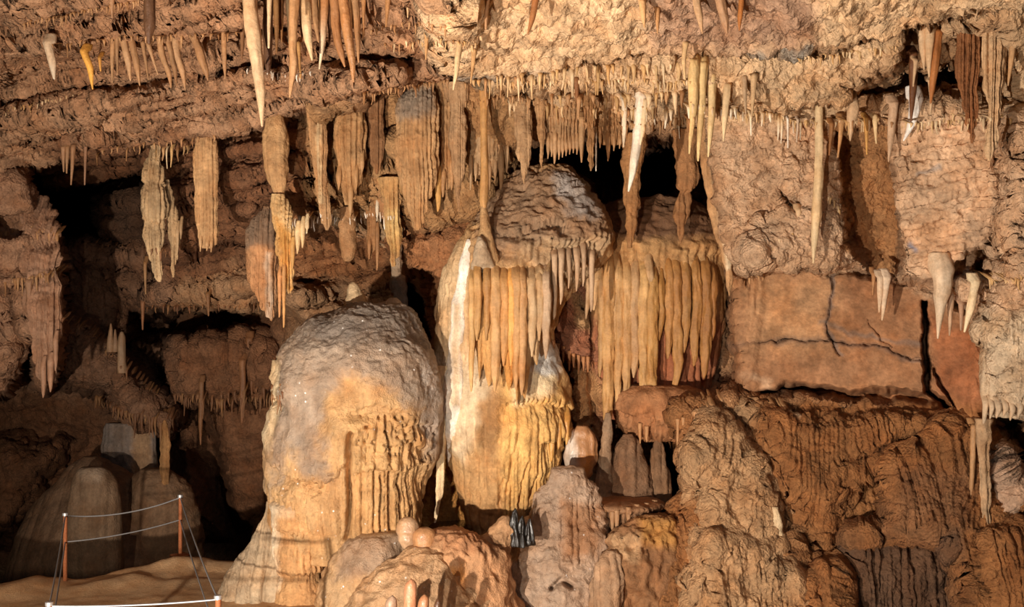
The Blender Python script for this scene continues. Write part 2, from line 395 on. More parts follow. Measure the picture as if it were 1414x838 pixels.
# ---- colour of the stone, some shade painted into it
COL = np.empty(PX.shape+(3,)); COL[:] = hexc('a5805f')
def paint(poly, hx, edge=14, jag=12, k=1.):
    global COL
    m = (area(poly, edge, jag)*k)[..., None]; COL = COL*(1-m)+hexc(hx)*m
paint([(-300,-300),(640,-300),(640,120),(300,195),(-300,310)], 'a98263')
paint([(60,-300),(640,-300),(600,90),(300,100),(60,120)], '9b7253', 25, 20, .6)
paint([(640,-300),(1700,-300),(1700,190),(980,180),(700,150),(600,60)], 'cfae88')
paint([(880,-100),(1130,-100),(1130,55),(1000,66),(900,60)], 'a17e68', 25, 18, .8)
paint([(1190,90),(1340,20),(1390,20),(1390,160),(1180,160)], 'a87c56', 15, 12, .6)
paint([(985,170),(1420,150),(1660,150),(1660,460),(1350,455),(1240,392),(1015,374)], 'c5a383')
paint([(1148,165),(1237,160),(1240,390),(1160,345)], 'a5784f', 4, 4)  # cast shadow of the ledge painted as darker stone
paint([(1015,374),(1205,380),(1345,440),(1360,590),(1180,550),(1020,550)], '966d4d', 8, 6)
paint([(1030,376),(1150,376),(1150,480),(1040,480)], 'b48b64', 30, 15, .8)
paint([(1280,430),(1360,470),(1360,600),(1300,560)], '9a613f', 10, 6, .8)
paint([(930,550),(1340,555),(1420,600),(1660,600),(1660,1000),(900,1000)], '8e6039')  # brown rock, darkened with the block below for light falloff
paint([(1170,745),(1330,735),(1345,1000),(1150,1000)], '614734', 12, 10)
paint([(1240,650),(1345,650),(1340,735),(1240,735)], '7c583c', 14, 10, .8)
paint([(955,570),(1040,570),(1090,780),(1120,800),(1100,900),(960,900),(970,700)], 'b08d68', 12, 14, .85)
paint([(1360,430),(1660,430),(1660,580),(1360,580)], 'c9b193', 12, 8)
paint([(1374,612),(1392,625),(1412,660),(1440,720),(1400,728),(1386,690)], 'b3937a', 5, 4)
paint([(-300,215),(85,230),(85,560),(-300,600)], 'a07a5f')
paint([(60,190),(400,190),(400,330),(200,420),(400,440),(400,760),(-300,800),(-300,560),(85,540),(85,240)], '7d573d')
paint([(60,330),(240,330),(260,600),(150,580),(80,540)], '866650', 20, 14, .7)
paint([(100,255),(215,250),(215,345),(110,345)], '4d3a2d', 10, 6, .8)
paint([(400,180),(720,120),(740,300),(660,460),(560,400),(400,380)], 'a0704b', 14, 10)
paint([(425,130),(720,110),(720,230),(640,300),(540,310),(430,285)], 'a98259', 10, 10)
paint([(430,280),(540,280),(560,310),(430,305)], 'cdb391', 10, 10, .6)
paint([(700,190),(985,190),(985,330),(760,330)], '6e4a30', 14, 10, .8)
paint([(750,195),(945,200),(935,262),(880,290),(800,240)], '3c2616', 10, 8, .8)  # shade of the deep opening painted as near-black brown
# dark mineral film along cracks, blue-grey patches
def film(line, w, hx, k, jag=9):
    global COL
    wx, wy = warped(jag); m = (sm(w, 0, ldist(wx, wy, line))*k)[..., None]; COL = COL*(1-m)+hexc(hx)*m
film([(1020,475),(1090,470),(1150,472),(1210,480),(1278,500)], 7, '5f5550', .55)
film([(1150,380),(1148,420),(1142,460),(1160,488)], 6, '626468', .5)
film([(1130,445),(1180,462),(1240,470),(1270,475)], 6, '6a6460', .5)
film([(1268,240),(1300,232)], 7, '6a6e72', .6, 6)
film([(1256,338),(1263,344)], 7, '5a7090', .7, 4)
film([(640,90),(700,96),(760,88)], 8, '878c8c', .7)
film([(1020,68),(1080,62),(1120,54)], 6, '8f938e', .7)
film([(1085,572),(1102,576)], 6, 'd9c4a4', .9, 3)
film([(1040,520),(1060,530)], 10, 'd0b090', .6)

DEP = P[..., 1].copy()
NR, NC = PX.shape
def sample(px, py, near=3):
    """distance of the rock surface seen at a point (nearest within a few px)"""
    c = int(np.clip(round((px-gx[0])/STEP), 0, NC-1)); r = int(np.clip(round((py-gy[0])/STEP), 0, NR-1))
    return float(DEP[max(0, r-near):r+near+1, max(0, c-near):c+near+1].min())

FA = grid_faces(NR, NC)
zone = np.zeros(PX.shape, int)
m_c = (psdf(PX, PY, [(-400,-400),(1800,-400),(1800,150),(1420,160),(1290,165),(1215,150),(1190,170),(1090,168),(1000,152),(920,160),(840,146),(770,124),(660,130),(560,118),(420,146),(300,188),(200,198),(60,220),(0,235),(-400,310)]) < 0)
zone[~m_c & (PX > 985)] = 1
zone[~m_c & (PX < 90)] = 2
zone[m_c] = 3
fz = zone.reshape(-1)[FA[:, 0]]
m_flat = np.clip(m_smooth+.6*area([(1240,160),(1370,160),(1370,370),(1250,390)], 12, 8), 0, 1)
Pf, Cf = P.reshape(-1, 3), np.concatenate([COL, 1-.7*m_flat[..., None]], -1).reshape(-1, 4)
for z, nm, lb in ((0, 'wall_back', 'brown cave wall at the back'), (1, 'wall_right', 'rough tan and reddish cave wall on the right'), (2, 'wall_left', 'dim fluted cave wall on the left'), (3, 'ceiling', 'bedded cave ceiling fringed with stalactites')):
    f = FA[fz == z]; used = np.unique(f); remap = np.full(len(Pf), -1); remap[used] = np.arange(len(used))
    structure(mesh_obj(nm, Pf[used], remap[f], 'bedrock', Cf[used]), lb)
# ================================================================ builders for formations
def apply_ops(P, N, ops, seed, px, py):
    """relief of a formation along its surface normal, in metres"""
    d = np.zeros(P.shape[:2])
    wj = noise(P, 3.2, seed+5); wk = noise(P, 9., seed+6)
    wl = noise(P, 3.2, seed+7); wm = noise(P, 9., seed+8)
    for op in ops:
        k = op[0]
        if k == 'rough':
            d += op[1]*fbm(P, op[2], op[3] if len(op) > 3 else 4, seed+11)
        elif k == 'ridge':      # fine wrinkles, op[2] may be a triple
            m = op[3] if len(op) > 3 else None
            v = op[1]*ridged(P, op[2], 3, seed+19)
            if m: v = v*sm(10, -10, psdf(px+8*wj, py+8*wl, m))
            d += v
        elif k == 'lump':
            d += op[1]*(.5-np.clip(worley(P+.06*fbm(P, 4, 2, seed+24)[..., None], op[2], seed+23), 0, 1.1))
        elif k == 'flute':      # ('flute', width, amp, poly or None, wander)
            w = op[4] if len(op) > 4 else .12
            s = P[..., 0]+.45*(P[..., 1]-P[..., 1].min(1, keepdims=True))*np.sign(P[..., 0]-P[..., 0].mean(1, keepdims=True))+w*noise(P, (1.5, 1.5, .5), seed+31)+.25*w*noise(P, (6, 6, 1.5), seed+32)
            r, i, u = ribs(s, op[1], seed+33)
            v = op[2]*(r-.75)*np.clip(.95+.8*noise(P, (2.5, 2.5, .6), seed+34), .25, 1.5)
            if len(op) > 3 and op[3]: v = v*sm(8, -8, psdf(px+9*wj, py+9*wl, op[3]))
            d += v
        elif k == 'cut':        # ledge lip: below the line the surface steps in, then swells back
            line, dep, fade = op[1], op[2], op[3]
            jg = op[4] if len(op) > 4 else 6
            lx, ly = zip(*line)
            rr, ri, _ = ribs(P[..., 0]+.02*wk, .07, seed+41)
            yy = np.interp(px, lx, ly)+jg*(wj+.7*wk)+jg*1.6*(rr-.6)*(.3+h1(ri, seed))
            t = py-yy
            ends = sm(lx[0]-8, lx[0]+8, px)*sm(lx[-1]+8, lx[-1]-8, px)
            d -= dep*ends*sm(-1.5, 2.5, t)*(1-sm(0, fade, t))
        elif k == 'groove':
            d -= op[3]*sm(op[2], op[2]*.25, ldist(px+3*wj+2*wk, py, op[1]))
        elif k == 'pits':
            d -= op[1]*sm(.33, .12, worley(P, op[2], seed+51))*(sm(8, -8, psdf(px+9*wj, py+9*wl, op[3])) if len(op) > 3 else 1)
    return d

def tint(P, px, py, base, paints, seed, var=.1):
    c = np.empty(P.shape[:2]+(3,)); c[:] = hexc(base)
    wj, wl = noise(P, 4., seed+61)+.5*noise(P, 12., seed+62), noise(P, 4., seed+63)+.5*noise(P, 12., seed+64)
    for p in paints or ():
        e, j, k = (list(p[2:])+[12, 10, 1.][len(p)-2:])[:3]
        s = psdf(px+j*wj, py+j*wl, p[0]) if len(p[0]) > 2 and p[0][0] != p[0][-1] or len(p[0]) > 4 else ldist(px+j*wj, py+j*wl, p[0])-e
        m = (sm(e, -e, s)*k)[..., None]
        c = c*(1-m)+hexc(p[1])*m
    return c*(1+var*fbm(P, (2.5, 2.5, .8), 3, seed+71))[..., None]

SEED = [100]
def loft(name, rows, d, mat='flowstone', base='b58f68', k=.8, tk=None, ops=(), paints=(), parent=None, res=2.2, e=1.0, label=None, cat=None, group=None, back=None):
    """one continuous body of rock from its outline rows (py, left px, right px[, distance])"""
    SEED[0] += 7; seed = SEED[0]
    rows = [tuple(r)+((d,) if len(r) == 3 else ()) for r in rows]
    hpx = rows[-1][0]-rows[0][0]; wpx = max(r[2]-r[1] for r in rows)
    nr = int(np.clip(hpx/res, 8, 260)); nc = int(np.clip(2.4*wpx/res, 12, 320))
    R = spline(rows, nr); py, l, r, dd = R.T
    r = np.maximum(r, l+.4)
    th = np.linspace(0, 2*np.pi, nc, endpoint=False)[None, :]
    cx = ((l+r)/2)[:, None]; hw = ((r-l)/2)[:, None]; dd = dd[:, None]
    cs, sn = np.cos(th), np.sin(th)
    ex = np.sign(cs)*np.abs(cs)**e; ey = np.sign(sn)*np.abs(sn)**e
    hwm = hw*dd/F
    dep = (hwm*k if tk is None else np.minimum(hwm*1.6, tk))
    if back is not None: dep = np.where(sn > 0, dep, dep*back)
    X = (cx-CX)*dd/F-hwm*ex
    Y = dd-dep*ey
    Z = np.broadcast_to(CAMZ-(py[:, None]-CY)*dd/F, X.shape)
    P = np.stack(np.broadcast_arrays(X, Y, Z), -1)
    px, pyy = proj(P)
    N = grid_normals(P, True)
    ri = np.arange(nr); fade = np.clip(np.minimum(ri, nr-1-ri)/6., .35, 1)[:, None, None]
    P = P+N*apply_ops(P, N, ops, seed, px, pyy)[..., None]*fade
    col = tint(P, px, pyy, base, paints, seed)
    V = np.vstack([P.reshape(-1, 3), P[0].mean(0)[None], P[-1].mean(0)[None]])
    Cc = np.vstack([col.reshape(-1, 3), col[0].mean(0)[None], col[-1].mean(0)[None]])
    f = grid_faces(nr, nc, True)
    nv = nr*nc; j = np.arange(nc); j2 = (j+1) % nc
    cap = np.vstack([np.stack([np.full(nc, nv), j, j2, j2], -1), np.stack([np.full(nc, nv+1), (nr-1)*nc+j2, (nr-1)*nc+j, (nr-1)*nc+j], -1)])
    fl = f.tolist()+[c[:3] for c in cap.tolist()]
    o = mesh_obj(name, V, fl, mat, Cc)
    return finish(o, V, parent, label, cat, group)

def finish(o, V, parent, label, cat, group):
    c = V.mean(0) if parent is None else None
    if parent is None:           # origin at the middle of the foot / root of the thing
        for_o = np.array([c[0], c[1], V[:, 2].min()])
        set_origin(o, V, for_o)
        if label: tag(o, label, cat, group)
    else:
        o.parent = parent; o.location = -parent.location
        if label: o['label'] = label
    return o
def set_origin(o, V, at):
    o.data.vertices.foreach_set('co', (np.asarray(V)-at).astype(np.float32).ravel()); o.data.update()
    o.location = at

_dg = [None]
def refresh():
    bpy.context.view_layer.update(); _dg[0] = bpy.context.evaluated_depsgraph_get()
from mathutils import Vector
def hit(px, py, near=2):
    """distance of the first rock met in the direction of (px, py), nearest of a small bundle"""
    best = 99
    for dx, dy in ((0, 0), (-near, 0), (near, 0), (0, near)):
        v = Vector(((px+dx-CX)/F, 1, -(py+dy-CY)/F)).normalized()
        ok, loc, *_ = bpy.context.scene.ray_cast(_dg[0], Vector((0, 0, CAMZ)), v)
        if ok: best = min(best, loc.y)
    return best

def drip(name, pts, d, mat='stalactite_stone', base='b58f68', flute=0, rough=.12, parent=None, label=None, cat='stalactite', group=None, sides=None, tipcol=None, seed=None, sq=1., raw=False):
    """tapering dripstone along (px, py, radius px) points, first point at its root"""
    SEED[0] += 3; seed = seed or SEED[0]
    pts = [tuple(q)+((0.,) if len(q) == 3 else ()) for q in pts]
    p = np.asarray(pts, float); L = np.abs(np.diff(p[:, 1])).sum(); rm = p[:, 2].max()
    if d is None: d = hit(p[0, 0], p[0, 1])+rm*.35*14/F
    nr = int(np.clip(L/2.2, 6, 110)); nc = sides or int(np.clip(rm*4, 7, 40))
    R = spline(pts, nr); x, y, r, off = R.T; r = np.maximum(r, .25)
    s = d/F
    th = np.linspace(0, 2*np.pi, nc, endpoint=False)[None, :]
    ctr = W(x, y, d); ctr[:, 1] += off
    Q = np.stack([np.cos(th)*np.ones((nr, 1))*.8, np.sin(th)*np.ones((nr, 1))*.8, (y[:, None]-y[0])/max(rm*5, 12)*np.ones_like(th)], -1)
    rad = r[:, None]*s*(1+rough*1.6*fbm(Q+seed*3.7, 1.3, 3, seed)+rough*.5*noise(ctr[:, None, :]*np.ones((1, nc, 1)), 14, seed+1))
    if flute:
        fr, fi, _ = ribs(th*np.ones((nr, 1))/(2*np.pi)*flute+.5*noise(Q, (.3, .3, 1), seed+2), 1., seed)
        rad = rad*(.82+.3*fr)
    xo = .16*r*s*noise(np.stack([np.full(nr, seed*1.3), y/26., y*0], -1), 1, seed+3)
    sgn = 1 if y[-1] > y[0] else -1
    P = np.stack([ctr[:, 0:1]+xo[:, None]-np.cos(th)*rad, ctr[:, 1:2]-np.sin(th)*rad*sq, ctr[:, 2:3]+0*rad], -1)
    tip = ctr[-1]+[0, 0, -sgn*r[-1]*s*.9]
    V = np.vstack([P.reshape(-1, 3), ctr[0][None], tip[None]])
    f = grid_faces(nr, nc, True)
    nv = nr*nc; j = np.arange(nc); j2 = (j+1) % nc
    if sgn < 0: f = f[:, ::-1]
    t0, t1 = [[nv, a, b] for a, b in zip(j, j2)], [[nv+1, (nr-1)*nc+b, (nr-1)*nc+a] for a, b in zip(j, j2)]
    if sgn < 0: t0, t1 = [t[::-1] for t in t0], [t[::-1] for t in t1]
    c = np.empty((nr, nc, 3)); c[:] = hexc(base)
    if tipcol:
        m = sm(.3, .95, np.linspace(0, 1, nr))[:, None, None]; c = c*(1-m)+hexc(tipcol)*m
    c = c*(1+.16*fbm(P, (5, 5, 2), 3, seed+4))[..., None]
    Cc = np.vstack([c.reshape(-1, 3), c[0, :1], c[-1, :1]])
    if raw: return V, f.tolist()+t0+t1, Cc
    o = mesh_obj(name, V, f.tolist()+t0+t1, mat, Cc)
    if parent is None:
        set_origin(o, V, ctr[0]); 
        if label: tag(o, label, cat, group)
    else:
        o.parent = parent; o.location = -parent.location
        if label: o['label'] = label
    return o

def curtain(name, top, bot, d, tk=.12, ribw=.09, ribamp=.05, jag=14, bulge=.12, tuck=.0, mat='flowstone', base='b58f68', ops=(), paints=(), parent=None, label=None, cat=None, group=None, res=2.0, wander=.05):
    """hanging sheet of flowstone with ribs that run out into points along its lower edge"""
    SEED[0] += 7; seed = SEED[0]
    tx, ty = zip(*top); bx, by = zip(*bot)
    ns = int(np.clip((max(tx+bx)-min(tx+bx))/res, 10, 220)); nt = int(np.clip((max(by)-min(ty))/res, 10, 200))
    s = np.linspace(0, 1, ns)
    tp, bp = spline(top, ns), spline(bot, ns)
    wx = (bp[:, 0]-CX)*d/F
    r, i, u = ribs(wx, ribw, seed)
    byj = bp[:, 1]-jag*(np.abs(u)**1.3)-jag*.9*h1(i, seed+1)+jag*.5
    t = np.linspace(0, 1, nt)[:, None]
    PXs = tp[None, :, 0]*(1-t)+bp[None, :, 0]*t; PYs = tp[None, :, 1]*(1-t)+byj[None, :]*t
    prof = np.sqrt(np.clip(1-(2*s-1)**2, 0, 1))[None, :]
    base_P = W(PXs, PYs, d)
    rr, _, _ = ribs(wx[None, :]+wander*noise(base_P, (2, 2, .7), seed+2)*(1-t), ribw, seed)
    half = (tk*(.25+.75*prof))*(1-.85*t**5)
    front = d-bulge*prof*(1-.3*t)-half-ribamp*rr*np.clip(t*3, .15, 1)
    front = front+tuck*(1-sm(0, .3, t))
    backd = d-bulge*prof*(1-.3*t)*.5+half*.4
    A = W(PXs, PYs, d); A[..., 1] = front
    B = W(PXs, PYs, d)[:, ::-1].copy(); B[..., 1] = backd[:, ::-1]
    P = np.concatenate([A, B], 1)
    px, py = proj(P); N = grid_normals(P, True)
    P = P+N*(apply_ops(P, N, ops, seed, px, py)*np.clip((1-t)*4, .2, 1))[..., None]
    col = tint(P, px, py, base, paints, seed)
    nr, nc = P.shape[:2]
    V = P.reshape(-1, 3); f = grid_faces(nr, nc, True).tolist()
    f.append(list(range(nc))[::1]); f.append([(nr-1)*nc+j for j in range(nc)][::-1])
    f = f[:-2]+[[nc-1-j, nc-2-j, j+1, j] for j in range(ns-1)]+[[(nr-1)*nc+j, (nr-1)*nc+j+1, nr*nc-2-j, nr*nc-1-j] for j in range(ns-1)]
    o = mesh_obj(name, V, f, mat, col.reshape(-1, 3))
    return finish(o, V, parent, label, cat, group)

def root_of(name, px, py, d, label, cat, group=None):
    return empty(name, [float(v) for v in W(px, py, d)], label, cat, group)

ORD = 'first second third fourth fifth sixth seventh eighth ninth tenth eleventh twelfth thirteenth fourteenth fifteenth sixteenth'.split()
# ================================================================ the great flowstone masses in the middle
WARM, PALE, GREY, CREAM, RUST, DUSK = 'bd9464', 'cdb08a', 'a8998a', 'e6d6bd', 'a3693f', '80583a'
# --- domed stalagmite
dome = root_of('flowstone_stalagmite', 487, 800, 14.2, 'huge domed stalagmite with grey glittering crown and ribbed tan skirt', 'stalagmite')
loft('dome_body', [(424,490,520),(427,470,538),(433,452,552),(442,432,564),(456,414,575),(474,400,586),(496,389,597),(510,384,603),(530,380,606),(553,378,607),(576,373,606),(600,370,604),(640,367,601),(668,368,592),(690,374,586),(720,378,578),(745,384,570),(765,392,562)],
     14.2, 'glittering_flowstone', 'bd9668', .85, parent=dome, res=1.5, ops=[
     ('rough', .12, 1.0, 3), ('rough', .03, 5, 3), ('ridge', .022, (8, 8, 14), [(380,400),(610,400),(612,560),(560,545),(470,520),(380,560)]), ('ridge', .03, (3, 3, 6), [(420,420),(600,420),(600,500),(430,500)]),
     ('pits', .12, 10, [(480,570),(560,565),(600,590),(595,640),(480,640)]), ('pits', .10, 9, [(372,620),(470,630),(470,690),(372,690)]),
     ('flute', .19, .075, [(470,590),(600,580),(600,780),(380,780),(380,700),(470,690)], .08),
     ('flute', .085, .055, [(483,645),(600,630),(590,780),(483,780)], .04), ('flute', .07, .055, [(372,655),(460,655),(470,760),(372,745)], .05),
     ('cut', [(483,655),(520,646),(560,650),(592,638)], .09, 70, 6), ('cut', [(374,640),(400,658),(440,670),(478,640)], .13, 40, 8), ('cut', [(480,568),(520,560),(560,566)], .08, 22, 4), ('cut', [(540,588),(575,578),(602,585)], .08, 30, 8), ('cut', [(484,610),(520,618),(560,608),(596,618)], .07, 26, 9),
     ('cut', [(370,545),(382,550),(392,558)], .1, 22, 5),
     ('groove', [(482,600),(480,650),(483,690),(479,750)], 5.5, .26), ('groove', [(533,575),(534,600),(543,630)], 3.2, .12), ('groove', [(508,590),(506,640)], 3, .1), ('groove', [(574,600),(576,650)], 3, .12), ('groove', [(543,655),(541,700),(538,745)], 2.6, .12), ('groove', [(556,655),(555,700),(552,745)], 2.6, .12), ('groove', [(528,660),(527,740)], 2.4, .1)],
     paints=[([(370,400),(612,400),(612,560),(600,640),(580,580),(540,540),(480,520),(440,560),(455,660),(420,660),(400,620),(370,680)], '968779', 14, 16, .85),
             ([(430,415),(560,415),(600,480),(500,475),(420,475)], '72675d', 18, 16, .85),  # grey dust, with shade painted over the dim crown
             ([(376,496),(390,496),(386,560),(374,620),(364,620)], 'd0b894', 5, 4), ([(575,480),(612,520),(606,640),(592,600)], 'b0a499', 8, 6, .7),
             ([(484,570),(580,570),(590,750),(480,760)], 'c59a66', 12, 8, .7)])
loft('stepped_skirt', [(690,378,440),(697,372,452),(712,374,454),(740,376,452),(770,378,448),(790,384,446),(800,380,446),(838,378,450),(880,372,460)], 13.75, 'flowstone', 'bb8f60', .8, parent=dome, res=1.8,
     ops=[('rough', .05, 2.5, 4), ('flute', .09, .06, [(370,730),(455,725),(455,800),(370,800)], .06), ('cut', [(378,728),(410,742),(445,730)], .08, 40, 7), ('cut', [(380,790),(415,795),(448,788)], .09, 40, 5), ('pits', .04, 12)],
     paints=[([(370,690),(455,690),(450,712),(370,712)], 'c4a684', 6, 5), ([(366,700),(380,700),(384,800),(370,840)], 'd3bfa2', 6, 4)])
loft('draped_foot', [(692,368,378),(712,360,392),(735,348,402),(760,336,410),(785,320,418),(810,306,424),(838,292,432),(900,262,450)], 14.1, 'flowstone', 'bba384', .75, parent=dome, res=2,
     ops=[('rough', .07, 1.6, 3), ('flute', .3, .09, None, .25), ('flute', .09, .02, None, .1), ('rough', .015, 9, 3)], paints=[([(300,760),(350,740),(345,838),(290,838)], '9c866c', 10, 8, .6)])
loft('side_leaf', [(448,566,580),(475,574,594),(500,584,603),(516,592,607),(526,600,606)], 14.3, 'flowstone', 'a8998a', .9, parent=dome, ops=[('rough', .02, 6)])
loft('calcite_ear', [(497,377,384),(503,375,390),(525,374,389),(545,376,388),(560,375,382),(572,373,377)], 14.0, 'flowstone', 'c9b08a', .9, parent=dome, ops=[('rough', .05, 5), ('lump', .05, 7)])
loft('stalagmite', [(389,486,489),(393,482,495),(402,479,500),(415,476,507),(428,473,512),(436,472,513)], 14.9, 'flowstone', 'c3a680', .9, ops=[('rough', .02, 6), ('flute', .12, .015)],
     label='stubby tan stalagmite cone behind the top of the big dome', cat='stalagmite')
loft('stalagmite', [(411,540,548),(416,532,554),(426,526,562),(438,520,568),(452,516,576)], 14.6, 'flowstone', 'a4917c', .9, ops=[('rough', .03, 5)],
     label='low grey hump on the right shoulder of the big dome', cat='stalagmite')
loft('stub_column', [(300,542,556),(330,541,556),(352,540,555),(378,540,555),(383,538,560),(400,540,562),(420,546,563),(432,550,566)], 16.0, 'flowstone', '9f876e', .9, ops=[('rough', .03, 6), ('flute', .07, .03), ('cut', [(538,378),(560,382)], .05, 15, 2)],
     paints=[([(530,385),(570,385),(570,440),(530,440)], '85796c', 4, 3)], label='short grey column reaching down behind the right shoulder of the big dome', cat='column')

# --- the central column
col = root_of('flowstone_column', 695, 800, 15.0, 'tall central flowstone column with white streak and brightened ochre bulge', 'column')
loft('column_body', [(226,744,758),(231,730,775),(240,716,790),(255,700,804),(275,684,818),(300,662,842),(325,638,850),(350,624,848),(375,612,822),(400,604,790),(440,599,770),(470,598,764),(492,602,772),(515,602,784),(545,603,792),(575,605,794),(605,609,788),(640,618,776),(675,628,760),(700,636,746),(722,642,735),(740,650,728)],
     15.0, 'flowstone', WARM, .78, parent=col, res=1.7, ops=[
     ('rough', .12, 1.0, 3), ('ridge', .05, (5, 6, 9), [(660,225),(840,225),(840,340),(640,350)]), ('rough', .03, 5, 4),
     ('lump', .05, 3.4), ('cut', [(690,318),(730,312),(760,300),(790,312)], .14, 22, 6), ('cut', [(680,345),(715,350),(740,362)], .12, 20, 5), ('cut', [(735,325),(770,335),(830,330)], .14, 40, 8), ('flute', .1, .09, [(720,330),(840,325),(830,400),(730,480)], .05),
     ('flute', .11, .05, [(600,330),(660,320),(665,500),(600,500)], .08),
     ('flute', .17, .05, [(640,580),(800,560),(780,760),(620,760)], .09), ('flute', .08, .04, [(690,640),(790,600),(780,760),(680,760)], .05),
     ('cut', [(690,560),(740,548),(795,560)], .1, 40, 8), ('flute', .11, .05, [(745,600),(800,580),(790,650),(740,660)], .04), ('cut', [(750,612),(775,606),(795,604)], .14, 40, 6), ('cut', [(668,628),(690,600),(700,560)], .03, 20, 6),
     ('groove', [(700,680),(706,640),(716,600)], 2.5, .06), ('groove', [(690,700),(694,660)], 2.5, .06), ('groove', [(716,715),(724,670),(730,640)], 2.5, .07), ('groove', [(735,690),(745,640)], 2.5, .06)],
     paints=[([(640,225),(850,225),(845,330),(760,345),(690,360),(660,345)], '94775c', 16, 16), ([(765,240),(812,250),(825,300),(790,300),(770,270)], 'a9a5a2', 8, 10, .7),
             ([(720,330),(835,330),(830,400),(740,400)], 'b89c7a', 12, 10),
             ([(600,345),(650,330),(640,500),(598,500)], 'c9aa82', 8, 5), ([(598,490),(640,480),(690,500),(640,640),(602,600)], 'd8bf9c', 12, 10),
             ([(660,560),(700,530),(705,610),(668,640)], 'a87d50', 10, 10, .8), ([(695,505),(760,495),(798,560),(790,620),(760,680),(700,720),(690,620)], 'dbae6c', 12, 8),  # ochre calcite, brightened to paint in the lamp glow
             ([(700,490),(765,490),(770,540),(712,560)], 'e6d2ac', 10, 8), ([(735,470),(775,480),(775,520),(735,510)], 'd2cdc4', 6, 6)])
refresh()
loft('calcite_streak', [(q[0],q[1],q[2],hit((q[1]+q[2])/2, q[0])+.02) for q in [(330,645,650),(336,642,653),(360,636,652),(390,630,648),(420,624,644),(460,622,641),(490,618,640),(520,613,642),(560,612,640),(600,613,632),(630,616,624),(644,618,620)]], 14.4, 'flowstone', 'f0e6d6', .7, parent=col,
     ops=[('rough', .025, 4), ('flute', .12, .02)], label='white calcite streak', paints=[([(625,420),(634,420),(636,560),(622,560)], 'd9b27c', 4, 3, .6)])
loft('stalagmite_spire', [(285,664,672),(300,662,676),(320,661,679),(340,658,684),(356,654,690,14.15),(372,650,696,14.35),(390,648,700,14.7)], 14.1, 'flowstone', 'b08c62', .9, parent=col, ops=[('rough', .02, 7)])
loft('dust_cone', [(326,660,665,13.95),(335,657,671,13.92),(350,654,677,13.95),(368,650,684,14.1),(388,648,690,14.5)], 13.9, 'flowstone', 'b39c80', .9, parent=col, ops=[('rough', .015, 8)])
curtain('upper_curtain', [(652,352),(680,356),(700,352),(730,345),(762,340)], [(652,500),(664,520),(690,520),(716,545),(740,500),(760,450)], 14.2, .14, .13, .09, 40, .10, tuck=.55, parent=col, base='c0935c', ops=[('rough', .02, 5)],
        paints=[([(695,352),(712,352),(716,540),(696,540)], 'd69a54', 4, 3), ([(725,345),(770,340),(765,500),(728,500)], 'b99a72', 6, 4)])
for px, y0, y1, r, c in ((659,352,470,6,'b98e58'),(672,356,470,5.5,'a97f4e'),(684,360,540,7,'c49a68'),(696,362,505,6,'bb8b55'),(706,362,505,5.5,'dca25a'),(713,360,538,6.5,'b98d5c'),(721,362,545,6,'b58a5c'),(735,365,492,6,'b89a74'),(745,362,470,5,'b3926a'),(754,362,495,6,'b3977a'),(651,366,540,4,'c69d67')):
    drip('rib', [(px,y0-10,r*.4,.5),(px,y0+6,r*.8,.2),(px,y0+26,r),(px+1,(y0+y1)/2,r*1.05),(px,y1-26,r*.8),(px-.5,y1,1.2)], 13.92, base=c, rough=.2, parent=col, sq=.8)
refresh()
for px, y0, y1, r in ((775,352,420,4),(786,355,398,3),(797,352,402,4),(806,345,395,3.5),(817,352,430,4.5),(766,355,440,4)):
    drip('fringe_tip', [(px,y0-20,r*.6,.3),(px,y0-8,r*1.2,.1),(px,y0+6,r),(px,y1-12,r*.6),(px-1,y1,.8)], None, base='b7997a', parent=col)
for px, y0, y1, r in ((762,590,637,5),(772,590,620,4.5),(783,585,614,4)):
    drip('fringe_tip', [(px,y0-30,r*.6,.3),(px,y0-10,r*1.3,.08),(px,y0,r),(px,y1-8,r*.6),(px-1,y1,.8)], None, 'wet_flowstone', 'cc9650', parent=col)
loft('leaf', [(505,598,624),(560,599,620),(600,601,617),(640,603,614),(680,603,611),(722,599,602)], 14.5, 'flowstone', 'dfc59c', .4, parent=col, ops=[('rough', .02, 5), ('flute', .08, .02)])

# --- organ-pipe curtain to the right
pipes = root_of('organ_pipe_drapery', 905, 560, 15.4, 'broad organ-pipe drapery of hanging tan ribs right of centre', 'drapery')
loft('drapery_body', [(278,860,955),(290,828,980),(306,808,997),(325,797,1003),(345,790,1006),(380,792,1004),(420,795,1000),(460,800,996),(500,806,990),(540,815,980),(575,822,965)], 15.9, 'flowstone', 'b48b5c', .62, parent=pipes, res=1.9,
     ops=[('rough', .09, 1.2, 3), ('ridge', .05, (3, 4, 8), [(780,250),(1010,250),(1010,345),(790,345)]), ('rough', .03, 6), ('flute', .16, .09, [(785,340),(1010,340),(1000,600),(800,600)], .1), ('cut', [(792,352),(850,345),(910,352),(1000,345)], .05, 30, 6)],
     paints=[([(780,250),(1010,250),(1010,332),(790,332)], '6f5038', 10, 10), ([(815,440),(1000,440),(990,600),(815,600)], '9d6242', 14, 10)])  # top darkened: dim light under the recess put into the colour
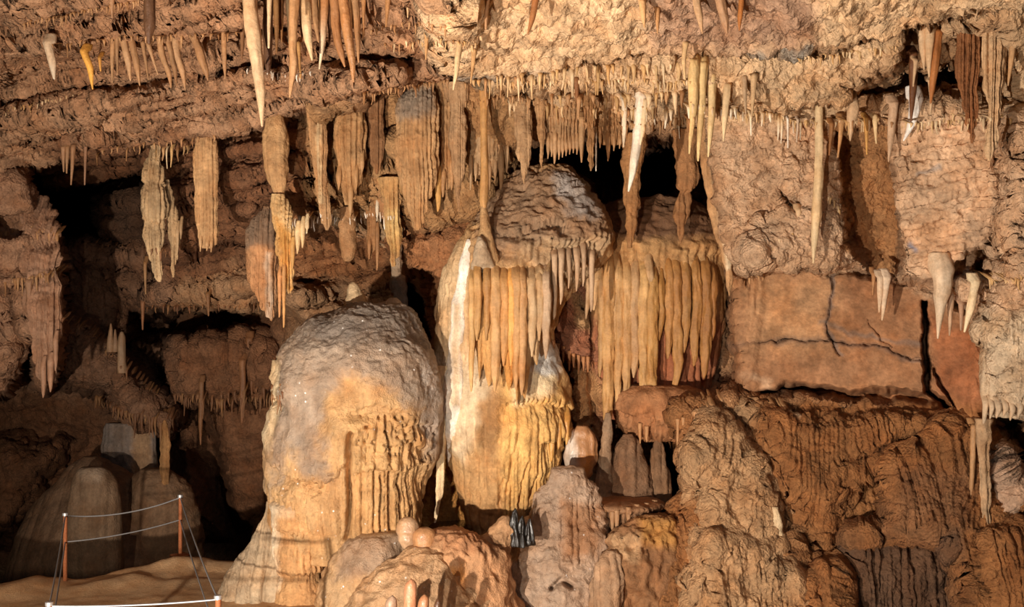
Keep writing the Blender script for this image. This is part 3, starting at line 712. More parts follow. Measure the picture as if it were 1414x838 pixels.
for px, y0, y1, r, c in ((841,344,590,8.5,'b98f5c'),(855,350,562,6,'bb9260'),(866,352,552,6.5,'ba9160'),(878,352,521,6.5,'b79167'),(890,350,564,7.5,'bb935f'),(901,358,566,8.5,'b3874f'),(913,360,470,5,'a3763f'),(925,345,495,6,'a87a47'),(934,345,543,7,'ab7d49'),(947,345,487,6.5,'a87b48'),(961,345,505,6.5,'a87945'),(975,350,522,8,'a0713f'),(986,360,470,6,'9c6d3d'),(812,352,440,5,'b4916b'),(823,350,428,5.5,'b89468'),(831,352,520,5,'b28b5c'),(852,342,470,5,'bb9464'),(897,340,480,6,'b7936a')):
    drip('pipe', [(px,y0-14,r*.5,.5),(px,y0+6,r*.85,.18),(px,y0+34,r),(px+rng.uniform(-1.5,1.5),(y0+y1)/2,r*1.05),(px+rng.uniform(-2,2),y1-40,r*.9),(px-2,y1-12,r*.6),(px-3,y1,1.2)], 15.02+.0016*abs(px-895), base=c, rough=.24, parent=pipes, sq=.85)

# --- rock between column and pipes
boss = root_of('flowstone_boss', 800, 560, 15.5, 'reddish pitted rock boss with drip fringes between central column and organ pipes', 'rock')
loft('boss_body', [(385,770,800),(400,760,825),(430,752,835),(460,752,838),(478,760,838),(500,775,840),(530,790,842),(560,792,842),(590,795,838),(610,798,832)], 15.7, 'bedrock', '96644a', .7, parent=boss,
     ops=[('rough', .2, 1.7, 5), ('lump', .2, 3.6), ('pits', .14, 5), ('ridge', .05, (5, 5, 5)), ('cut', [(752,470),(775,482),(805,500),(835,500)], .2, 40, 7), ('groove', [(818,420),(822,470),(815,530),(822,580)], 8, .2)],
     paints=[([(785,500),(830,520),(830,600),(790,600)], 'b5875a', 8, 8), ([(790,405),(830,420),(830,460),(795,450)], 'a5825c', 6, 6)])
refresh()
for i, (px, y0, y1) in enumerate(((764,478,490),(771,482,497),(778,486,500),(786,492,512),(792,496,508),(799,498,516),(806,500,512),(812,500,514))):
    drip('fringe_tip', [(px,y0-8,3),(px,y0,2.4),(px,y1,.7)], None, base='a9744a', parent=boss)
loft('boss_cushion', [(588,798,812),(598,788,820),(615,781,824),(635,778,824),(652,783,818),(664,790,810)], 14.9, 'wet_flowstone', 'b88a62', .8, label='small orange and white flowstone knob under the pitted boss', cat='rock',
     ops=[('rough', .04, 4), ('flute', .12, .03)], paints=[([(775,590),(795,600),(796,650),(775,660)], 'd3c4b4', 6, 5), ([(800,630),(820,630),(815,655),(800,655)], 'c98a4a', 5, 4)])

# --- ledge and stumps under the pipes
led = root_of('flowstone_ledge', 905, 610, 15.0, 'bulging flowstone ledge with short flutes below the organ pipes', 'flowstone')
loft('ledge_body', [(532,862,950),(540,850,968),(555,845,978),(572,848,976),(586,858,968),(596,868,955),(603,878,925),(609,884,900)], 15.3, 'flowstone', 'a5744e', .75, parent=led,
     ops=[('rough', .13, 2), ('lump', .1, 3.5), ('ridge', .035, (4, 4, 4)), ('flute', .085, .09, [(845,570),(975,560),(970,620),(850,620)], .05), ('cut', [(848,566),(880,572),(900,570)], .1, 14, 3), ('rough', .02, 9), ('groove', [(897,566),(902,580),(898,600)], 3, .1)])
refresh()
for px, y0, y1 in ((884,596,612),(893,600,610),(936,590,648),(944,588,606),(960,580,600)):
    drip('fringe_tip', [(px,y0-12,3.4),(px,y0,2.4),(px,y1,.8)], None, base='b58a60', parent=led)
loft('stalagmite_column', [(570,836,843),(590,832,846),(620,828,845),(650,824,844),(675,818,848),(698,810,855)], 14.9, 'flowstone', '977c62', .9, ops=[('rough', .03, 6), ('flute', .1, .02)], label='thin grey column standing under the left end of the ledge', cat='column')
loft('stalagmite', [(600,862,872),(612,856,882),(640,848,890),(665,842,894),(688,838,898),(702,834,902)], 15.0, 'flowstone', '7c5d44', .8, ops=[('rough', .05, 3), ('ridge', .035, (5, 5, 2.5)), ('flute', .14, .04)], paints=[], label='broad dark stump with wrinkled sides on the rock shelf', cat='stalagmite')
loft('stalagmite', [(604,906,912),(618,902,917),(645,897,922),(672,893,927),(695,889,930),(704,886,932)], 15.0, 'flowstone', '836449', .8, ops=[('rough', .04, 4), ('flute', .14, .04)], label='narrow brown stump beside the broad dark stump on the shelf', cat='stalagmite')
shelf = root_of('rock_shelf', 860, 750, 14.6, 'flat-topped rock shelf with dripping edge under the two stumps', 'rock')
loft('shelf_body', [(690,806,905),(693,797,915),(702,796,920),(712,804,910),(726,815,893),(742,828,876),(756,840,866)], 14.5, 'flowstone', '9a7353', .85, parent=shelf,
     ops=[('rough', .06, 2.5), ('flute', .1, .09, [(790,703),(925,700),(900,760),(810,760)], .06), ('cut', [(798,704),(850,708),(915,702)], .12, 26, 5)], paints=[([(800,688),(910,688),(910,700),(800,700)], 'a87650', 3, 3)])
refresh()
for px, y0, y1 in ((806,706,718),(815,712,745),(824,714,742),(834,716,748),(846,718,740),(852,716,746),(868,712,735),(880,708,728),(893,706,722),(904,702,712)):
    drip('fringe_tip', [(px,y0-12,4),(px,y0,3.4),(px-.5,y1,.9)], None, base='a07a57', parent=shelf)
# ================================================================ boulders and mounds along the foot
loft('flowstone_mound', [(645,787,791),(650,779,800),(662,766,813),(676,755,820),(692,745,826),(720,730,834),(760,702,842),(800,680,850),(838,662,856),(900,640,870)], 14.1, 'glittering_flowstone', 'ad927b', .7, res=1.9,
     ops=[('rough', .13, 1.3, 4), ('lump', .1, 2.6), ('ridge', .04, (4, 4, 6)), ('rough', .03, 8), ('flute', .14, .05, [(770,690),(830,690),(820,780),(770,780)], .08), ('groove', [(762,812),(775,800),(790,810)], 5, .2)],
     paints=[([(700,740),(780,720),(770,838),(690,838)], 'a58d78', 14, 12), ([(775,690),(830,700),(820,770),(780,770)], '9a7252', 10, 8)], label='big greyish rough mound right of the dark pool hollow', cat='mound')
loft('flowstone_mound', [(712,892,912),(722,874,924),(742,846,934),(770,832,938),(800,828,934),(838,832,926),(900,846,905)], 13.8, 'flowstone', '87603f', .8, res=1.8,
     ops=[('rough', .1, 1.6), ('ridge', .06, (6, 6, 3.2)), ('cut', [(835,752),(870,742),(900,752)], .1, 22, 7), ('rough', .03, 9)], paints=[([(850,740),(890,740),(880,775),(840,770)], 'b7916a', 6, 6), ([(880,716),(930,720),(930,760),(890,750)], 'a3763f', 8, 6)], label='bulbous brown mound with wrinkled surface below the rock shelf', cat='mound')
loft('flowstone_mound', [(735,950,962),(750,940,975),(780,932,985),(810,926,990),(850,922,996),(900,915,1000)], 14.0, 'flowstone', '6f5036', .8, ops=[('rough', .1, 2), ('ridge', .05, (5, 5, 2)), ('flute', .15, .06)], label='dark furrowed rock between the bulbous mound and right wall', cat='mound')
loft('flowstone_mound', [(760,838,850),(775,826,860),(800,818,862),(838,812,858),(900,806,850)], 13.4, 'flowstone', 'a08063', .8, ops=[('rough', .07, 2.5), ('flute', .12, .06), ('lump', .06, 5)], label='furrowed tan rock wedged before the bulbous brown mound', cat='mound')
loft('flowstone_mound', [(735,494,548),(742,478,558),(760,462,566),(785,450,574),(815,440,582),(850,434,590),(910,428,600)], 13.5, 'glittering_flowstone', 'b8966f', .8, res=1.9, ops=[('rough', .12, 1.5), ('rough', .02, 7), ('lump', .06, 3)],
     paints=[([(470,740),(560,740),(560,790),(460,800)], 'a3886f', 10, 8)], label='smooth glittering tan mound below the ribbed skirt of the dome', cat='mound')
loft('flowstone_mound', [(757,572,588),(768,545,608),(785,520,630),(808,500,655),(840,478,685),(910,455,720)], 12.9, 'glittering_flowstone', 'b8946f', .65, ops=[('rough', .12, 1.5), ('rough', .02, 7), ('ridge', .03, (3, 3, 8)), ('lump', .05, 3.5)], label='low smooth brown mound behind the finger stalagmites', cat='mound')
loft('flowstone_mound', [(733,604,640),(742,590,664),(760,576,684),(785,571,700),(815,573,712),(850,578,726),(910,580,740)], 13.2, 'flowstone', 'b38660', .8, res=1.9, ops=[('rough', .12, 1.8), ('lump', .07, 3), ('ridge', .05, (5, 7, 5), [(580,730),(700,730),(700,780),(600,780)]), ('rough', .02, 9)],
     paints=[([(595,728),(690,735),(680,765),(610,765)], 'a2734f', 8, 8), ([(575,770),(610,760),(620,838),(575,838)], 'ad8a66', 10, 8), ([(610,790),(640,780),(640,820),(610,830)], 'b97f45', 8, 8)], label='rounded reddish-brown mound right of the two pale knobs', cat='mound')
loft('flowstone_ridge', [(712,694,704),(722,682,707),(738,668,708),(758,655,704),(780,648,698),(808,642,694),(840,638,692),(900,634,690)], 13.4, 'flowstone', 'b58b64', .8, ops=[('rough', .08, 2.2), ('lump', .09, 4), ('rough', .02, 9)], label='knobbly tan ridge climbing to the black wet spikes', cat='rock')
loft('pale_boulder', [(714,558,568),(719,551,575),(733,548,579),(745,550,578),(757,556,572)], 13.15, 'wet_flowstone', 'b99877', .9, ops=[('rough', .03, 4), ('cut', [(548,736),(578,738)], .03, 10, 1)], label='taller of two smooth pale knobs at the foot of the dome', cat='rock')
loft('pale_boulder', [(729,580,592),(734,572,599),(745,569,602),(757,572,600),(766,578,592)], 13.05, 'wet_flowstone', 'b98a60', .9, ops=[('rough', .03, 4)], label='lower orange-tinged knob beside the taller pale knob', cat='rock')
for px, y0, y1, r, lb in ((711,754,702,5.5,'tallest black wet spike above the knobbly ridge'),(721,754,712,5.5,'middle black wet spike beside the tallest one'),(731,752,716,5,'right-hand black wet spike next to the grey mound')):
    drip('stalagmite', [(px,y0,r*1.5),(px,(y0+y1)/2,r),(px,y1+6,r*.6),(px+.5,y1,.8)], 13.35, 'wet_flowstone', '1a140e', rough=.55, label=lb, cat='stalagmite')
for px, y0, y1, r, lb, c in ((567,900,801,8.5,'tall pinkish finger stalagmite at the bottom of the view','c08a68'),(585,900,822,7.5,'shorter finger stalagmite leaning beside the tall pinkish one','b98560'),(541,900,824,8.5,'grey-topped finger stalagmite left of the tall pinkish one','b0937c'),(604,900,828,5,'small dark finger stalagmite right of its pinkish neighbours','5f4331')):
    drip('stalagmite', [(px-4,y0,r*1.2),(px-2,(y0+y1)/2,r*1.05),(px,y1+10,r),(px+1,y1+3,r*.75),(px+1,y1,r*.35)], 11.6, 'wet_flowstone', c, rough=.1, label=lb, cat='stalagmite', sides=24)
# pool hollow between dome and column
loft('hollow_rock', [(560,596,640),(600,592,648),(660,588,655),(720,582,660),(770,578,664)], 15.5, 'bedrock', 'b07c42', .4, ops=[('rough', .1, 2), ('lump', .06, 5)], label='brown rock face deep in the hollow behind the pool', cat='rock')
def pool():
    z = 4.1-(738-CY)*14.4/F; n = 40; t = np.linspace(0, 2*np.pi, n, endpoint=False)
    rx, ry = .33+.03*np.sin(3*t), .95+.05*np.cos(2*t)
    cxw = (621-CX)*14.6/F
    top = np.stack([cxw+rx*np.cos(t), 14.6+ry*np.sin(t), np.full(n, z)], -1); bt = top-[0, 0, .25]
    V = np.vstack([top, bt]); f = [list(range(n)), list(range(2*n-1, n-1, -1))]+[[j, n+j, n+(j+1) % n, (j+1) % n] for j in range(n)]
    m = bpy.data.materials.new('pool_water'); m.use_nodes = True; b = m.node_tree.nodes['Principled BSDF']
    b.inputs['Base Color'].default_value = (.10, .05, .015, 1); b.inputs['Roughness'].default_value = .06; b.inputs['Specular IOR Level'].default_value = .6
    nt = m.node_tree; nz = nt.nodes.new('ShaderNodeTexNoise'); nz.inputs['Scale'].default_value = 8; bp = nt.nodes.new('ShaderNodeBump'); bp.inputs['Strength'].default_value = .15; bp.inputs['Distance'].default_value = .02
    nt.links.new(nz.outputs['Fac'], bp.inputs['Height']); nt.links.new(bp.outputs[0], b.inputs['Normal'])
    MATS['pool_water'] = m
    o = mesh_obj('water_pool', V, f, 'pool_water', smooth=False); set_origin(o, V, V.mean(0)); tag(o, 'small still pool of brown water between dome and central column', 'pool')
pool()
# floor: sandy walkway platform, dropping into the pit behind it
def ground():
    xs = np.arange(-14, 9, .07); ys = np.r_[np.arange(5, 19, .07), np.arange(19, 34, .3)]
    X, Y = np.meshgrid(xs, ys); Q = np.stack([X, Y, X*0], -1)
    edge = 15.35+.9*(X+5.2)*.35+.25*noise(Q, .9, 5)+.12*noise(Q, 3, 6)
    edge = np.where(X > -3.6, 40, edge)
    drop = sm(0, 1.4, Y-edge)
    Z = .03*fbm(Q, 1.2, 4, 8)+.012*fbm(Q, 6, 3, 9)+.10*sm(.9, .1, np.abs(Y-edge+.35))*np.clip(noise(Q, 1.5, 10)+.35, 0, 1)
    Z = Z+.16*np.exp(-((X+5.2)**2+(Y-15.6)**2)/.35)
    Z = Z-drop*(2.9+.25*fbm(Q, .8, 3, 12))
    Pg = np.stack([X, Y, Z], -1)
    c = np.empty(X.shape+(3,)); c[:] = hexc('c9a37a'); m = sm(-.2, .6, Y-edge)[..., None]; c = c*(1-m)+hexc('6a4c35')*m
    c = c*(1+.14*fbm(Q, 1.5, 3, 14))[..., None]
    f = grid_faces(*X.shape)[:, ::-1]
    structure(mesh_obj('floor', Pg.reshape(-1, 3), f, 'packed_sand', c.reshape(-1, 3)), 'sandy trodden cave floor with a drop behind the walkway')
ground()

# ================================================================ cable railing
def tube(name, pts, r, mat, parent, n=8, sub=10):
    p = np.asarray(pts, float)
    if sub and len(p) > 2: p = spline(p, sub*len(p))
    t = np.gradient(p, axis=0); t /= np.linalg.norm(t, axis=1, keepdims=True)
    ref = np.where(np.abs(t[:, 2:3]) > .9, np.array([[1., 0, 0]]), np.array([[0, 0, 1.]]))
    a = np.cross(t, ref); a /= np.linalg.norm(a, axis=1, keepdims=True); b = np.cross(t, a)
    th = np.linspace(0, 2*np.pi, n, endpoint=False)
    rr = r if np.ndim(r) else np.full(len(p), r)
    V = p[:, None]+(a[:, None]*np.cos(th)[None, :, None]+b[:, None]*np.sin(th)[None, :, None])*np.asarray(rr)[:, None, None]
    k = len(p); f = grid_faces(k, n, True).tolist()+[list(range(n)), [(k-1)*n+j for j in range(n)][::-1]]
    o = mesh_obj(name, V.reshape(-1, 3), f, mat); o.parent = parent
    par, off = parent, np.zeros(3)
    while par: off = off+np.array(par.location); par = par.parent
    o.location = -off
    return o
def sag(a, b, s, n=7):
    t = np.linspace(0, 1, n)[:, None]; p = np.asarray(a)*(1-t)+np.asarray(b)*t; p[:, 2] -= (4*s*t*(1-t))[:, 0]; return p
def post(parent, x, y, h, r=.03, z0=-.05, block=None):
    o = tube('post', [(x, y, z0), (x, y, z0+.4*(h-z0)), (x+.004, y, h)], r, 'rusted_steel', parent, 14, 6)
    off = np.array(parent.location)
    c = tube('cap', [(x, y, h-.015), (x, y, h+.012), (x, y, h+.03)], np.r_[np.full(24, r*1.35), np.linspace(r*1.3, r*.5, 6)], 'galvanised_cap', o, 14, 10)
    c.location = (0, 0, 0)
    if block:
        m = tube('base_block', [(x, y, z0-.05), (x, y, z0+.16), (x, y, z0+.2)], np.r_[np.full(25, block), np.linspace(block, block*.85, 5)], 'rusted_steel', o, 4, 10)
        m.location = (0, 0, 0)
    return o
p1, p2, p3, p4 = (float((90-CX)*14.7/F), 14.7), (float((249-CX)*15.7/F), 15.7), (float((301-CX)*10.5/F), 10.5), (float((68-CX)*10.3/F), 10.3)
rail = empty('cable_railing', (p1[0], p1[1], 0), 'rusty posts strung with steel cable around the sandy walkway', 'railing')
H = 1.02
post(rail, *p1, .985); post(rail, *p2, 1.06, block=.17); post(rail, *p3, 1.0); post(rail, *p4, .99)
q = lambda p, z: (p[0], p[1], z)
tube('cable', sag(q(p1, .965), q(p2, 1.04), .10), .011, 'steel_cable', rail)
tube('cable', sag(q(p1, .58), q(p2, .69), .05), .010, 'steel_cable', rail)
tube('cable', sag(q(p2, 1.04), q(p3, .98), .06), .010, 'steel_cable', rail)
tube('cable', sag(q(p2, .69), q(p3, .6), .05), .010, 'steel_cable', rail)
tube('cable', sag(q(p1, .965), q(p4, .97), .06), .010, 'steel_cable', rail)
tube('cable', sag(q(p1, .58), q(p4, .6), .05), .010, 'steel_cable', rail)
tube('cable', sag(q(p4, .97), q(p3, .98), .025), .011, 'steel_cable', rail)
tube('cable', sag(q(p4, .6), q(p3, .6), .025), .011, 'steel_cable', rail)
for pp, s, zt in ((p2, .4, .7), (p2, .75, .69)):
    pass
fx = lambda px, d: (px-CX)*d/F
far = empty('cable_railing', (fx(34, 22), 22, -2.9), 'short distant railing low in the dark pit on the far left', 'railing')
for px in (34, 64):
    o = tube('post', [(fx(px, 22), 22, -3.0), (fx(px, 22), 22, -2.4), (fx(px, 22), 22, -1.83-(.1 if px > 50 else 0))], .035, 'rusted_steel', far, 10, 4)
tube('cable', [(fx(34, 22), 22, -1.86), (fx(20, 21.5), 21.5, -2.0), (fx(-30, 20), 20, -2.35)], .015, 'steel_cable', far)
tube('cable', [(fx(34, 22), 22, -1.86), (fx(50, 22), 22, -1.87), (fx(64, 22), 22, -1.95)], .015, 'steel_cable', far)
# ================================================================ hanging curtains in the middle
refresh()
TAN, BUFF, BROWN, DARK = 'b48d63', 'c9ab82', '96683f', '5a3d28'
def hang(rows, d, label, base=TAN, k=.8, ops=(), paints=(), w=.08, amp=.04, cat='drapery', name='flowstone_drapery', tips=(), mat='flowstone', root=True):
    """a hanging body of flowstone; tips are pointed children along its lower end"""
    a, b_ = rows[0], rows[1]
    if root: rows = [(a[0]-34, a[1]-12, a[2]+12), (a[0]-16, a[1]-6, a[2]+6)]+list(rows)
    o_ops = [('rough', .045, 2.2), ('flute', w, amp*1.5, None, .05), ('flute', w*.45, amp*.6, None, .03), ('rough', .014, 9, 3)]+list(ops)
    if not tips:
        return loft(name, rows, d, mat, base, k, ops=o_ops, paints=paints, label=label, cat=cat, res=1.25)
    rt = root_of(name, (rows[0][1]+rows[0][2])/2, rows[-1][0], d, label, cat)
    loft('drapery_body', rows, d, mat, base, k, ops=o_ops, paints=paints, parent=rt, res=1.25)
    for t in tips:
        px, y0, y1, r = t[:4]; b = t[4] if len(t) > 4 else base
        drip('tip', [(px,y0-14,r*.7,.06),(px,y0,r),(px,(y0+y1)/2,r*.85),(px,y1-6,r*.5),(px-.5,y1,.8)], d-(t[5] if len(t) > 5 else .08), base=b, parent=rt)
    return rt
hang([(168,277,289),(182,275,291),(195,272,296),(215,269,299),(260,270,300),(300,271,299),(325,273,298),(338,275,296),(343,277,294)], 14.9, 'straight flat-bottomed tan drapery hanging alone left of the twin bulb draperies', TAN, .6, w=.06, amp=.035, tips=((277,330,347,2.5),(286,335,346,3),(292,335,348,2.5)))
hang([(205,212,220),(222,206,222),(240,199,226),(262,196,229),(290,197,229),(320,200,227),(345,204,224),(370,212,224),(389,218,221)], 15.6, 'ornate scalloped drapery hanging before the dark chamber', 'b09470', .7, w=.07, amp=.06, ops=[('cut', [(196,250),(212,246),(230,252)], .08, 20, 5), ('cut', [(196,300),(212,306),(228,298)], .07, 24, 8)])
hang([(248,228,234),(280,229,240),(305,232,247),(318,233,252),(335,235,248),(355,236,244),(383,238,240)], 15.8, 'narrow fringed drapery just right of the ornate scalloped one', 'a88a66', .7, root=False, w=.06, amp=.05, tips=((250,312,330,2.5),(245,318,352,2.5)))
hang([(284,364,373),(292,358,378),(305,350,381),(325,344,382),(352,343,384),(380,346,384),(400,352,383),(420,361,381),(435,369,378),(443,373,375)], 14.4, 'dark-shouldered bulb drapery with pale ribs tapering to a point', 'a97c55', .8, root=False, w=.085, amp=.06, paints=[([(340,285),(385,285),(385,340),(340,345)], '7b6450', 8, 8), ([(366,350),(374,350),(378,440),(370,440)], 'cbb9a4', 3, 4, .6)])
rt = hang([(138,374,386),(160,369,392),(178,366,397),(195,364,399),(230,365,398),(252,371,395),(268,377,391),(274,378,391)], 14.35, 'smooth swollen tan drapery above a paler ragged lower curtain', 'b38c61', .85, w=.14, amp=.02)
hang([(268,375,393),(282,376,398),(300,378,402),(320,381,406),(345,384,405),(365,388,403),(385,393,402),(405,399,401)], 14.3, 'ragged cream and ochre curtain under the smooth swollen drapery', 'c4a272', root=False, k=.7, w=.06, amp=.06, tips=((411,318,350,4,'cfb184'),(418,312,342,3.5,'cfb184'),(424,308,322,3,'d9c39c'),(404,340,372,3.5,'c79a5d'),(392,370,452,3,'bb8a55'),(386,380,438,3,'c08c5c')), paints=[([(378,300),(404,320),(402,400),(392,400)], 'c8934f', 6, 6)])
hang([(128,433,443),(142,430,446),(160,427,450),(200,429,451),(250,434,452),(290,441,456),(308,447,455),(318,450,453)], 14.55, 'slim drapery with a pale spine left of the wide bundled one', 'b28b62', .8, w=.07, amp=.04, paints=[([(434,140),(441,140),(446,280),(440,280)], 'd2b890', 3, 3)])
hang([(138,472,500),(150,468,502),(170,465,504),(200,464,504),(235,467,500),(255,471,494),(272,474,487),(283,477,483)], 14.7, 'wide bundled drapery with deep ribs between two slim ones', 'b08a60', .7, w=.08, amp=.05, tips=((468,240,262,4),(492,235,262,4),(500,220,240,3.5),(484,262,300,4)))
hang([(140,508,530),(170,508,531),(205,510,530),(228,514,527),(240,518,523)], 14.9, 'short dark-brown drapery stub between bundled and broad draperies', '87603f', .7, w=.09, amp=.04)  # darker brown stands for the shadow zone it hangs in
hang([(190,536,548),(215,536,552),(250,539,552),(290,545,552),(310,547,550)], 15.2, 'brown sliver of drapery tucked behind the broad ribbed one', '8f683f', .6)
hang([(122,562,596),(135,554,601),(155,548,604),(190,546,604),(222,547,603),(250,553,599),(272,560,593),(292,566,588),(308,571,582),(318,574,578)], 14.5, 'broadest ribbed drapery swelling like a folded cloth and ending in a point', 'b58d62', .55, w=.075, amp=.05, ops=[('ridge', .02, (6, 6, 6), [(545,120),(605,120),(605,200),(545,200)])], paints=[([(548,120),(604,120),(600,160),(550,165)], '8c7a68', 10, 10)])
hang([(130,598,628),(150,600,632),(190,602,634),(230,604,632),(255,606,622),(262,608,618)], 14.75, 'rough curtain with a golden hanging tooth right of the broadest drapery', 'ab835a', .5, w=.06, amp=.05, tips=((605,240,292,5,'c89b5c'),(612,240,272,4),(624,225,262,4)))
hang([(150,622,640),(180,620,644),(210,622,641),(235,626,640),(262,630,637),(292,633,635)], 14.45, 'tapering smooth drapery with a thin pointed tip over the central column', 'ad8a66', .8, w=.12, amp=.03)
hang([(125,640,668),(150,643,700),(190,645,702),(215,648,698),(232,652,690),(242,658,684)], 14.85, 'jagged pale curtain behind the joined stalactite and spire', 'b6946e', .4, w=.06, amp=.06, tips=((650,225,262,3),(657,230,250,3),(676,232,262,3),(684,225,250,3),(692,215,262,4),(700,205,238,3)))
hang([(108,716,728),(130,712,732),(165,710,736),(195,712,735),(220,717,731),(240,721,726),(254,723,724)], 14.3, 'stout smooth spearhead drapery above the crown of the column', 'b08d68', .8, w=.1, amp=.02)
hang([(120,738,756),(145,740,752),(180,743,751),(215,746,749),(238,747,748)], 14.35, 'thin spearhead drapery just right of the stout one', 'b0885f', .8, w=.1, amp=.02)
hang([(135,752,800),(160,754,802),(190,756,800),(205,758,798)], 14.5, 'row curtain of short ribs under the popcorn ledge', 'b08a63', .35, w=.055, amp=.06, tips=[(757+5*i,196,rng.randint(206,222),3) for i in range(9)]+[(766,190,226,3.5)])
hang([(110,804,822),(140,806,822),(175,810,822),(200,812,820),(222,813,818),(236,815,817)], 14.0, 'gnarled brown pendant in front of the dark recess', '9c744c', .8, w=.09, amp=.04, ops=[('lump', .05, 6)])
hang([(150,822,862),(170,824,864),(188,828,862),(200,832,858)], 14.6, 'low ribbed curtain along the upper rim of the dark recess', 'a57e56', .35, w=.055, amp=.06, tips=((829,190,204,2.5),(840,190,222,3.5),(848,190,208,3),(856,192,205,3)))
# upright drip columns before the recess
loft('dripstone_column', [(185,860,894),(205,860,892),(222,860,889),(240,861,885),(262,862,882),(276,860,884),(286,862,882),(293,862,879),(315,864,878),(334,866,874),(342,866,873)], 14.75, 'flowstone', 'a3764b', .9, ops=[('rough', .05, 4), ('flute', .1, .03), ('lump', .03, 8)], label='knotted brown column standing left of the black opening', cat='column')
loft('dripstone_column', [(180,926,972),(200,930,968),(222,932,966),(245,934,966),(262,932,958),(278,932,953),(300,933,949),(322,936,944),(336,938,941)], 14.75, 'flowstone', '9b6f48', .8, ops=[('rough', .07, 3.5), ('flute', .1, .05), ('cut', [(930,255),(950,262),(968,258)], .09, 20, 5)], label='gnarled tapering pendant right of the black opening', cat='column')
loft('edge_drapery', [(160,964,978),(195,966,980),(235,970,984),(275,975,990),(310,982,1000),(345,994,1008),(375,1002,1011),(398,1005,1009),(408,1006.5,1008)], 14.2, 'flowstone', 'b58c62', .9, ops=[('rough', .03, 4), ('flute', .09, .03)], paints=[([(975,195),(984,195),(1012,370),(1004,372)], 'd8c3a0', 3, 3)], label='long ribbon drapery sweeping down to the right with a pale edge', cat='drapery')
# mid hanging stubs
loft('stub_stalactite', [(286,470,488),(300,469,490),(315,467,492),(340,469,493),(354,471,490),(361,476,484)], 15.2, 'flowstone', 'a9815a', .9, ops=[('rough', .03, 6), ('cut', [(466,313),(494,314)], .03, 12, 1)], label='blunt barrel-shaped stub hanging below the bundled drapery', cat='stalactite')
hang([(225,518,536),(250,516,538),(270,517,537),(290,520,534),(302,524,530)], 15.4, 'rounded orange pendant between bundled and broad draperies', 'ad7f56', .8, w=.08, amp=.03, tips=((521,285,305,2.5,'d8c8ae'),(530,290,312,2)))
hang([(272,506,520),(300,507,522),(325,508,522),(345,510,516),(357,512,514)], 15.5, 'forked brown pendant under the orange rounded one', '9b7049', .8, root=False, tips=((521,320,373,3),(510,335,358,3)))
hang([(280,532,552),(305,533,553),(330,536,553),(350,539,550),(368,541,546)], 15.2, 'cream-veined stubby curtain above the grey short column', 'b98f5d', .8, w=.07, amp=.05, paints=[([(536,290),(552,290),(550,345),(540,345)], 'd3b277', 6, 6)])

# ================================================================ single stalactites, each from its own spot
refresh()
def S(pts, label, base=TAN, **kw):
    cat = kw.pop('cat', 'stalactite'); d = kw.pop('d', None)
    x, y, r = pts[0]
    e = max(6, r*1.3)
    return drip('stalactite', [(x, y-e*2., r*1.1, .12), (x, y-e*.6, r*1.3, .05), (*pts[0], .01), *pts[1:]], d if d is not None else hit(x, max(y, 1))-.02, base=base, label=label, cat=cat, **kw)
S([(341,-16,9),(349,40,10.5),(355,90,8.5),(360,135,5.5),(362,174,1.4)], 'longest white-fronted stalactite reaching from the top edge past the lower ledge', 'bfa07c', d=10.6)
for i, (a_, b_, y1, r) in enumerate(((352,353,40,3),(381,382,74,3.4),(415,417,52,4),(428,426,30,4),(441,443,44,3),(454,455,62,3),(467,470,40,3),(482,484,70,3),(508,509,30,3),(520,520,24,3),(388,389,58,2.4),(478,481,36,3.4))):
    S([(a_,-14,r*1.3),(b_,y1*.5,r),(b_,y1,1)], 'dark short stalactite crowded behind the long ones of the top cluster', ('7d5638','91683f','6b4a31')[i % 3], d=11.5+.03*i, group='dark stalactites behind the top cluster')
S([(206,-16,8),(206,30,7.5),(206,48,5),(206,60,2)], 'blunt dark stalactite alone at the top left', DARK, d=10.4)  # its shadowed look is put into the dark base colour
S([(371,-14,7),(370,50,6.5),(370,85,5),(370,100,2)], 'dark straight stalactite just right of the longest white-fronted one', DARK, d=11.0)
S([(407,-14,7.5),(404,60,5.5),(405,90,6),(400,134,1.2)], 'long lumpy stalactite with a kink near the top of the cluster', 'b3895f', d=10.9)
S([(420,-14,9),(424,40,6.5),(428,66,4),(431,83,1.2)], 'cream broad stalactite in the top cluster leaning right', 'd0b48c', d=11.0)
S([(449,-14,7),(446,50,4),(441,95,1.2)], 'stalactite of the top cluster with a long white lower tip', 'a9784c', d=11.2, tipcol='e2d2b6')
S([(461,-14,7),(464,40,6),(470,70,5),(476,92,1.2)], 'wet brown stalactite slanting right in the top cluster', '9c6d45', d=10.9)
S([(472,-14,7),(480,45,7),(486,85,4.5),(488,113,1.2)], 'glossy curved stalactite hanging lowest at the right of the top cluster', 'a8794f', d=10.7, mat='wet_flowstone')
S([(490,-14,6),(494,50,3.8),(495,86,1)], 'slim stalactite closing the top cluster on its right side', 'b0855c', d=11.1)
S([(398,-14,4),(399,60,1.2)], 'short cream stalactite between two lumpy ones in the top cluster', 'cbb08a', d=11.3)
S([(372,-14,4),(371,66,1.4)], 'pale thin stalactite hanging before the dark straight one', 'c9ad88', d=10.2)
S([(433,-14,5),(436,30,4),(440,58,1.2)], 'thin tan stalactite behind the cream broad one', 'a37a53', d=11.6)
S([(412,60,3),(415,108,1)], 'small ochre stalactite beside the kink of the lumpy one', 'b98a52', d=11.3)
S([(386,-14,5),(388,40,2)], 'short brown stalactite under the top edge left of the cream pair', '7d5434', d=11.6)
S([(587,-14,7),(590,30,5.5),(588,82,1)], 'solitary carrot-shaped stalactite at the top centre', 'b98f60', d=10.6)
S([(537,-12,5),(533,37,1)], 'small brown stalactite at the top edge left of the carrot-shaped one', 'a2764c', d=10.8)
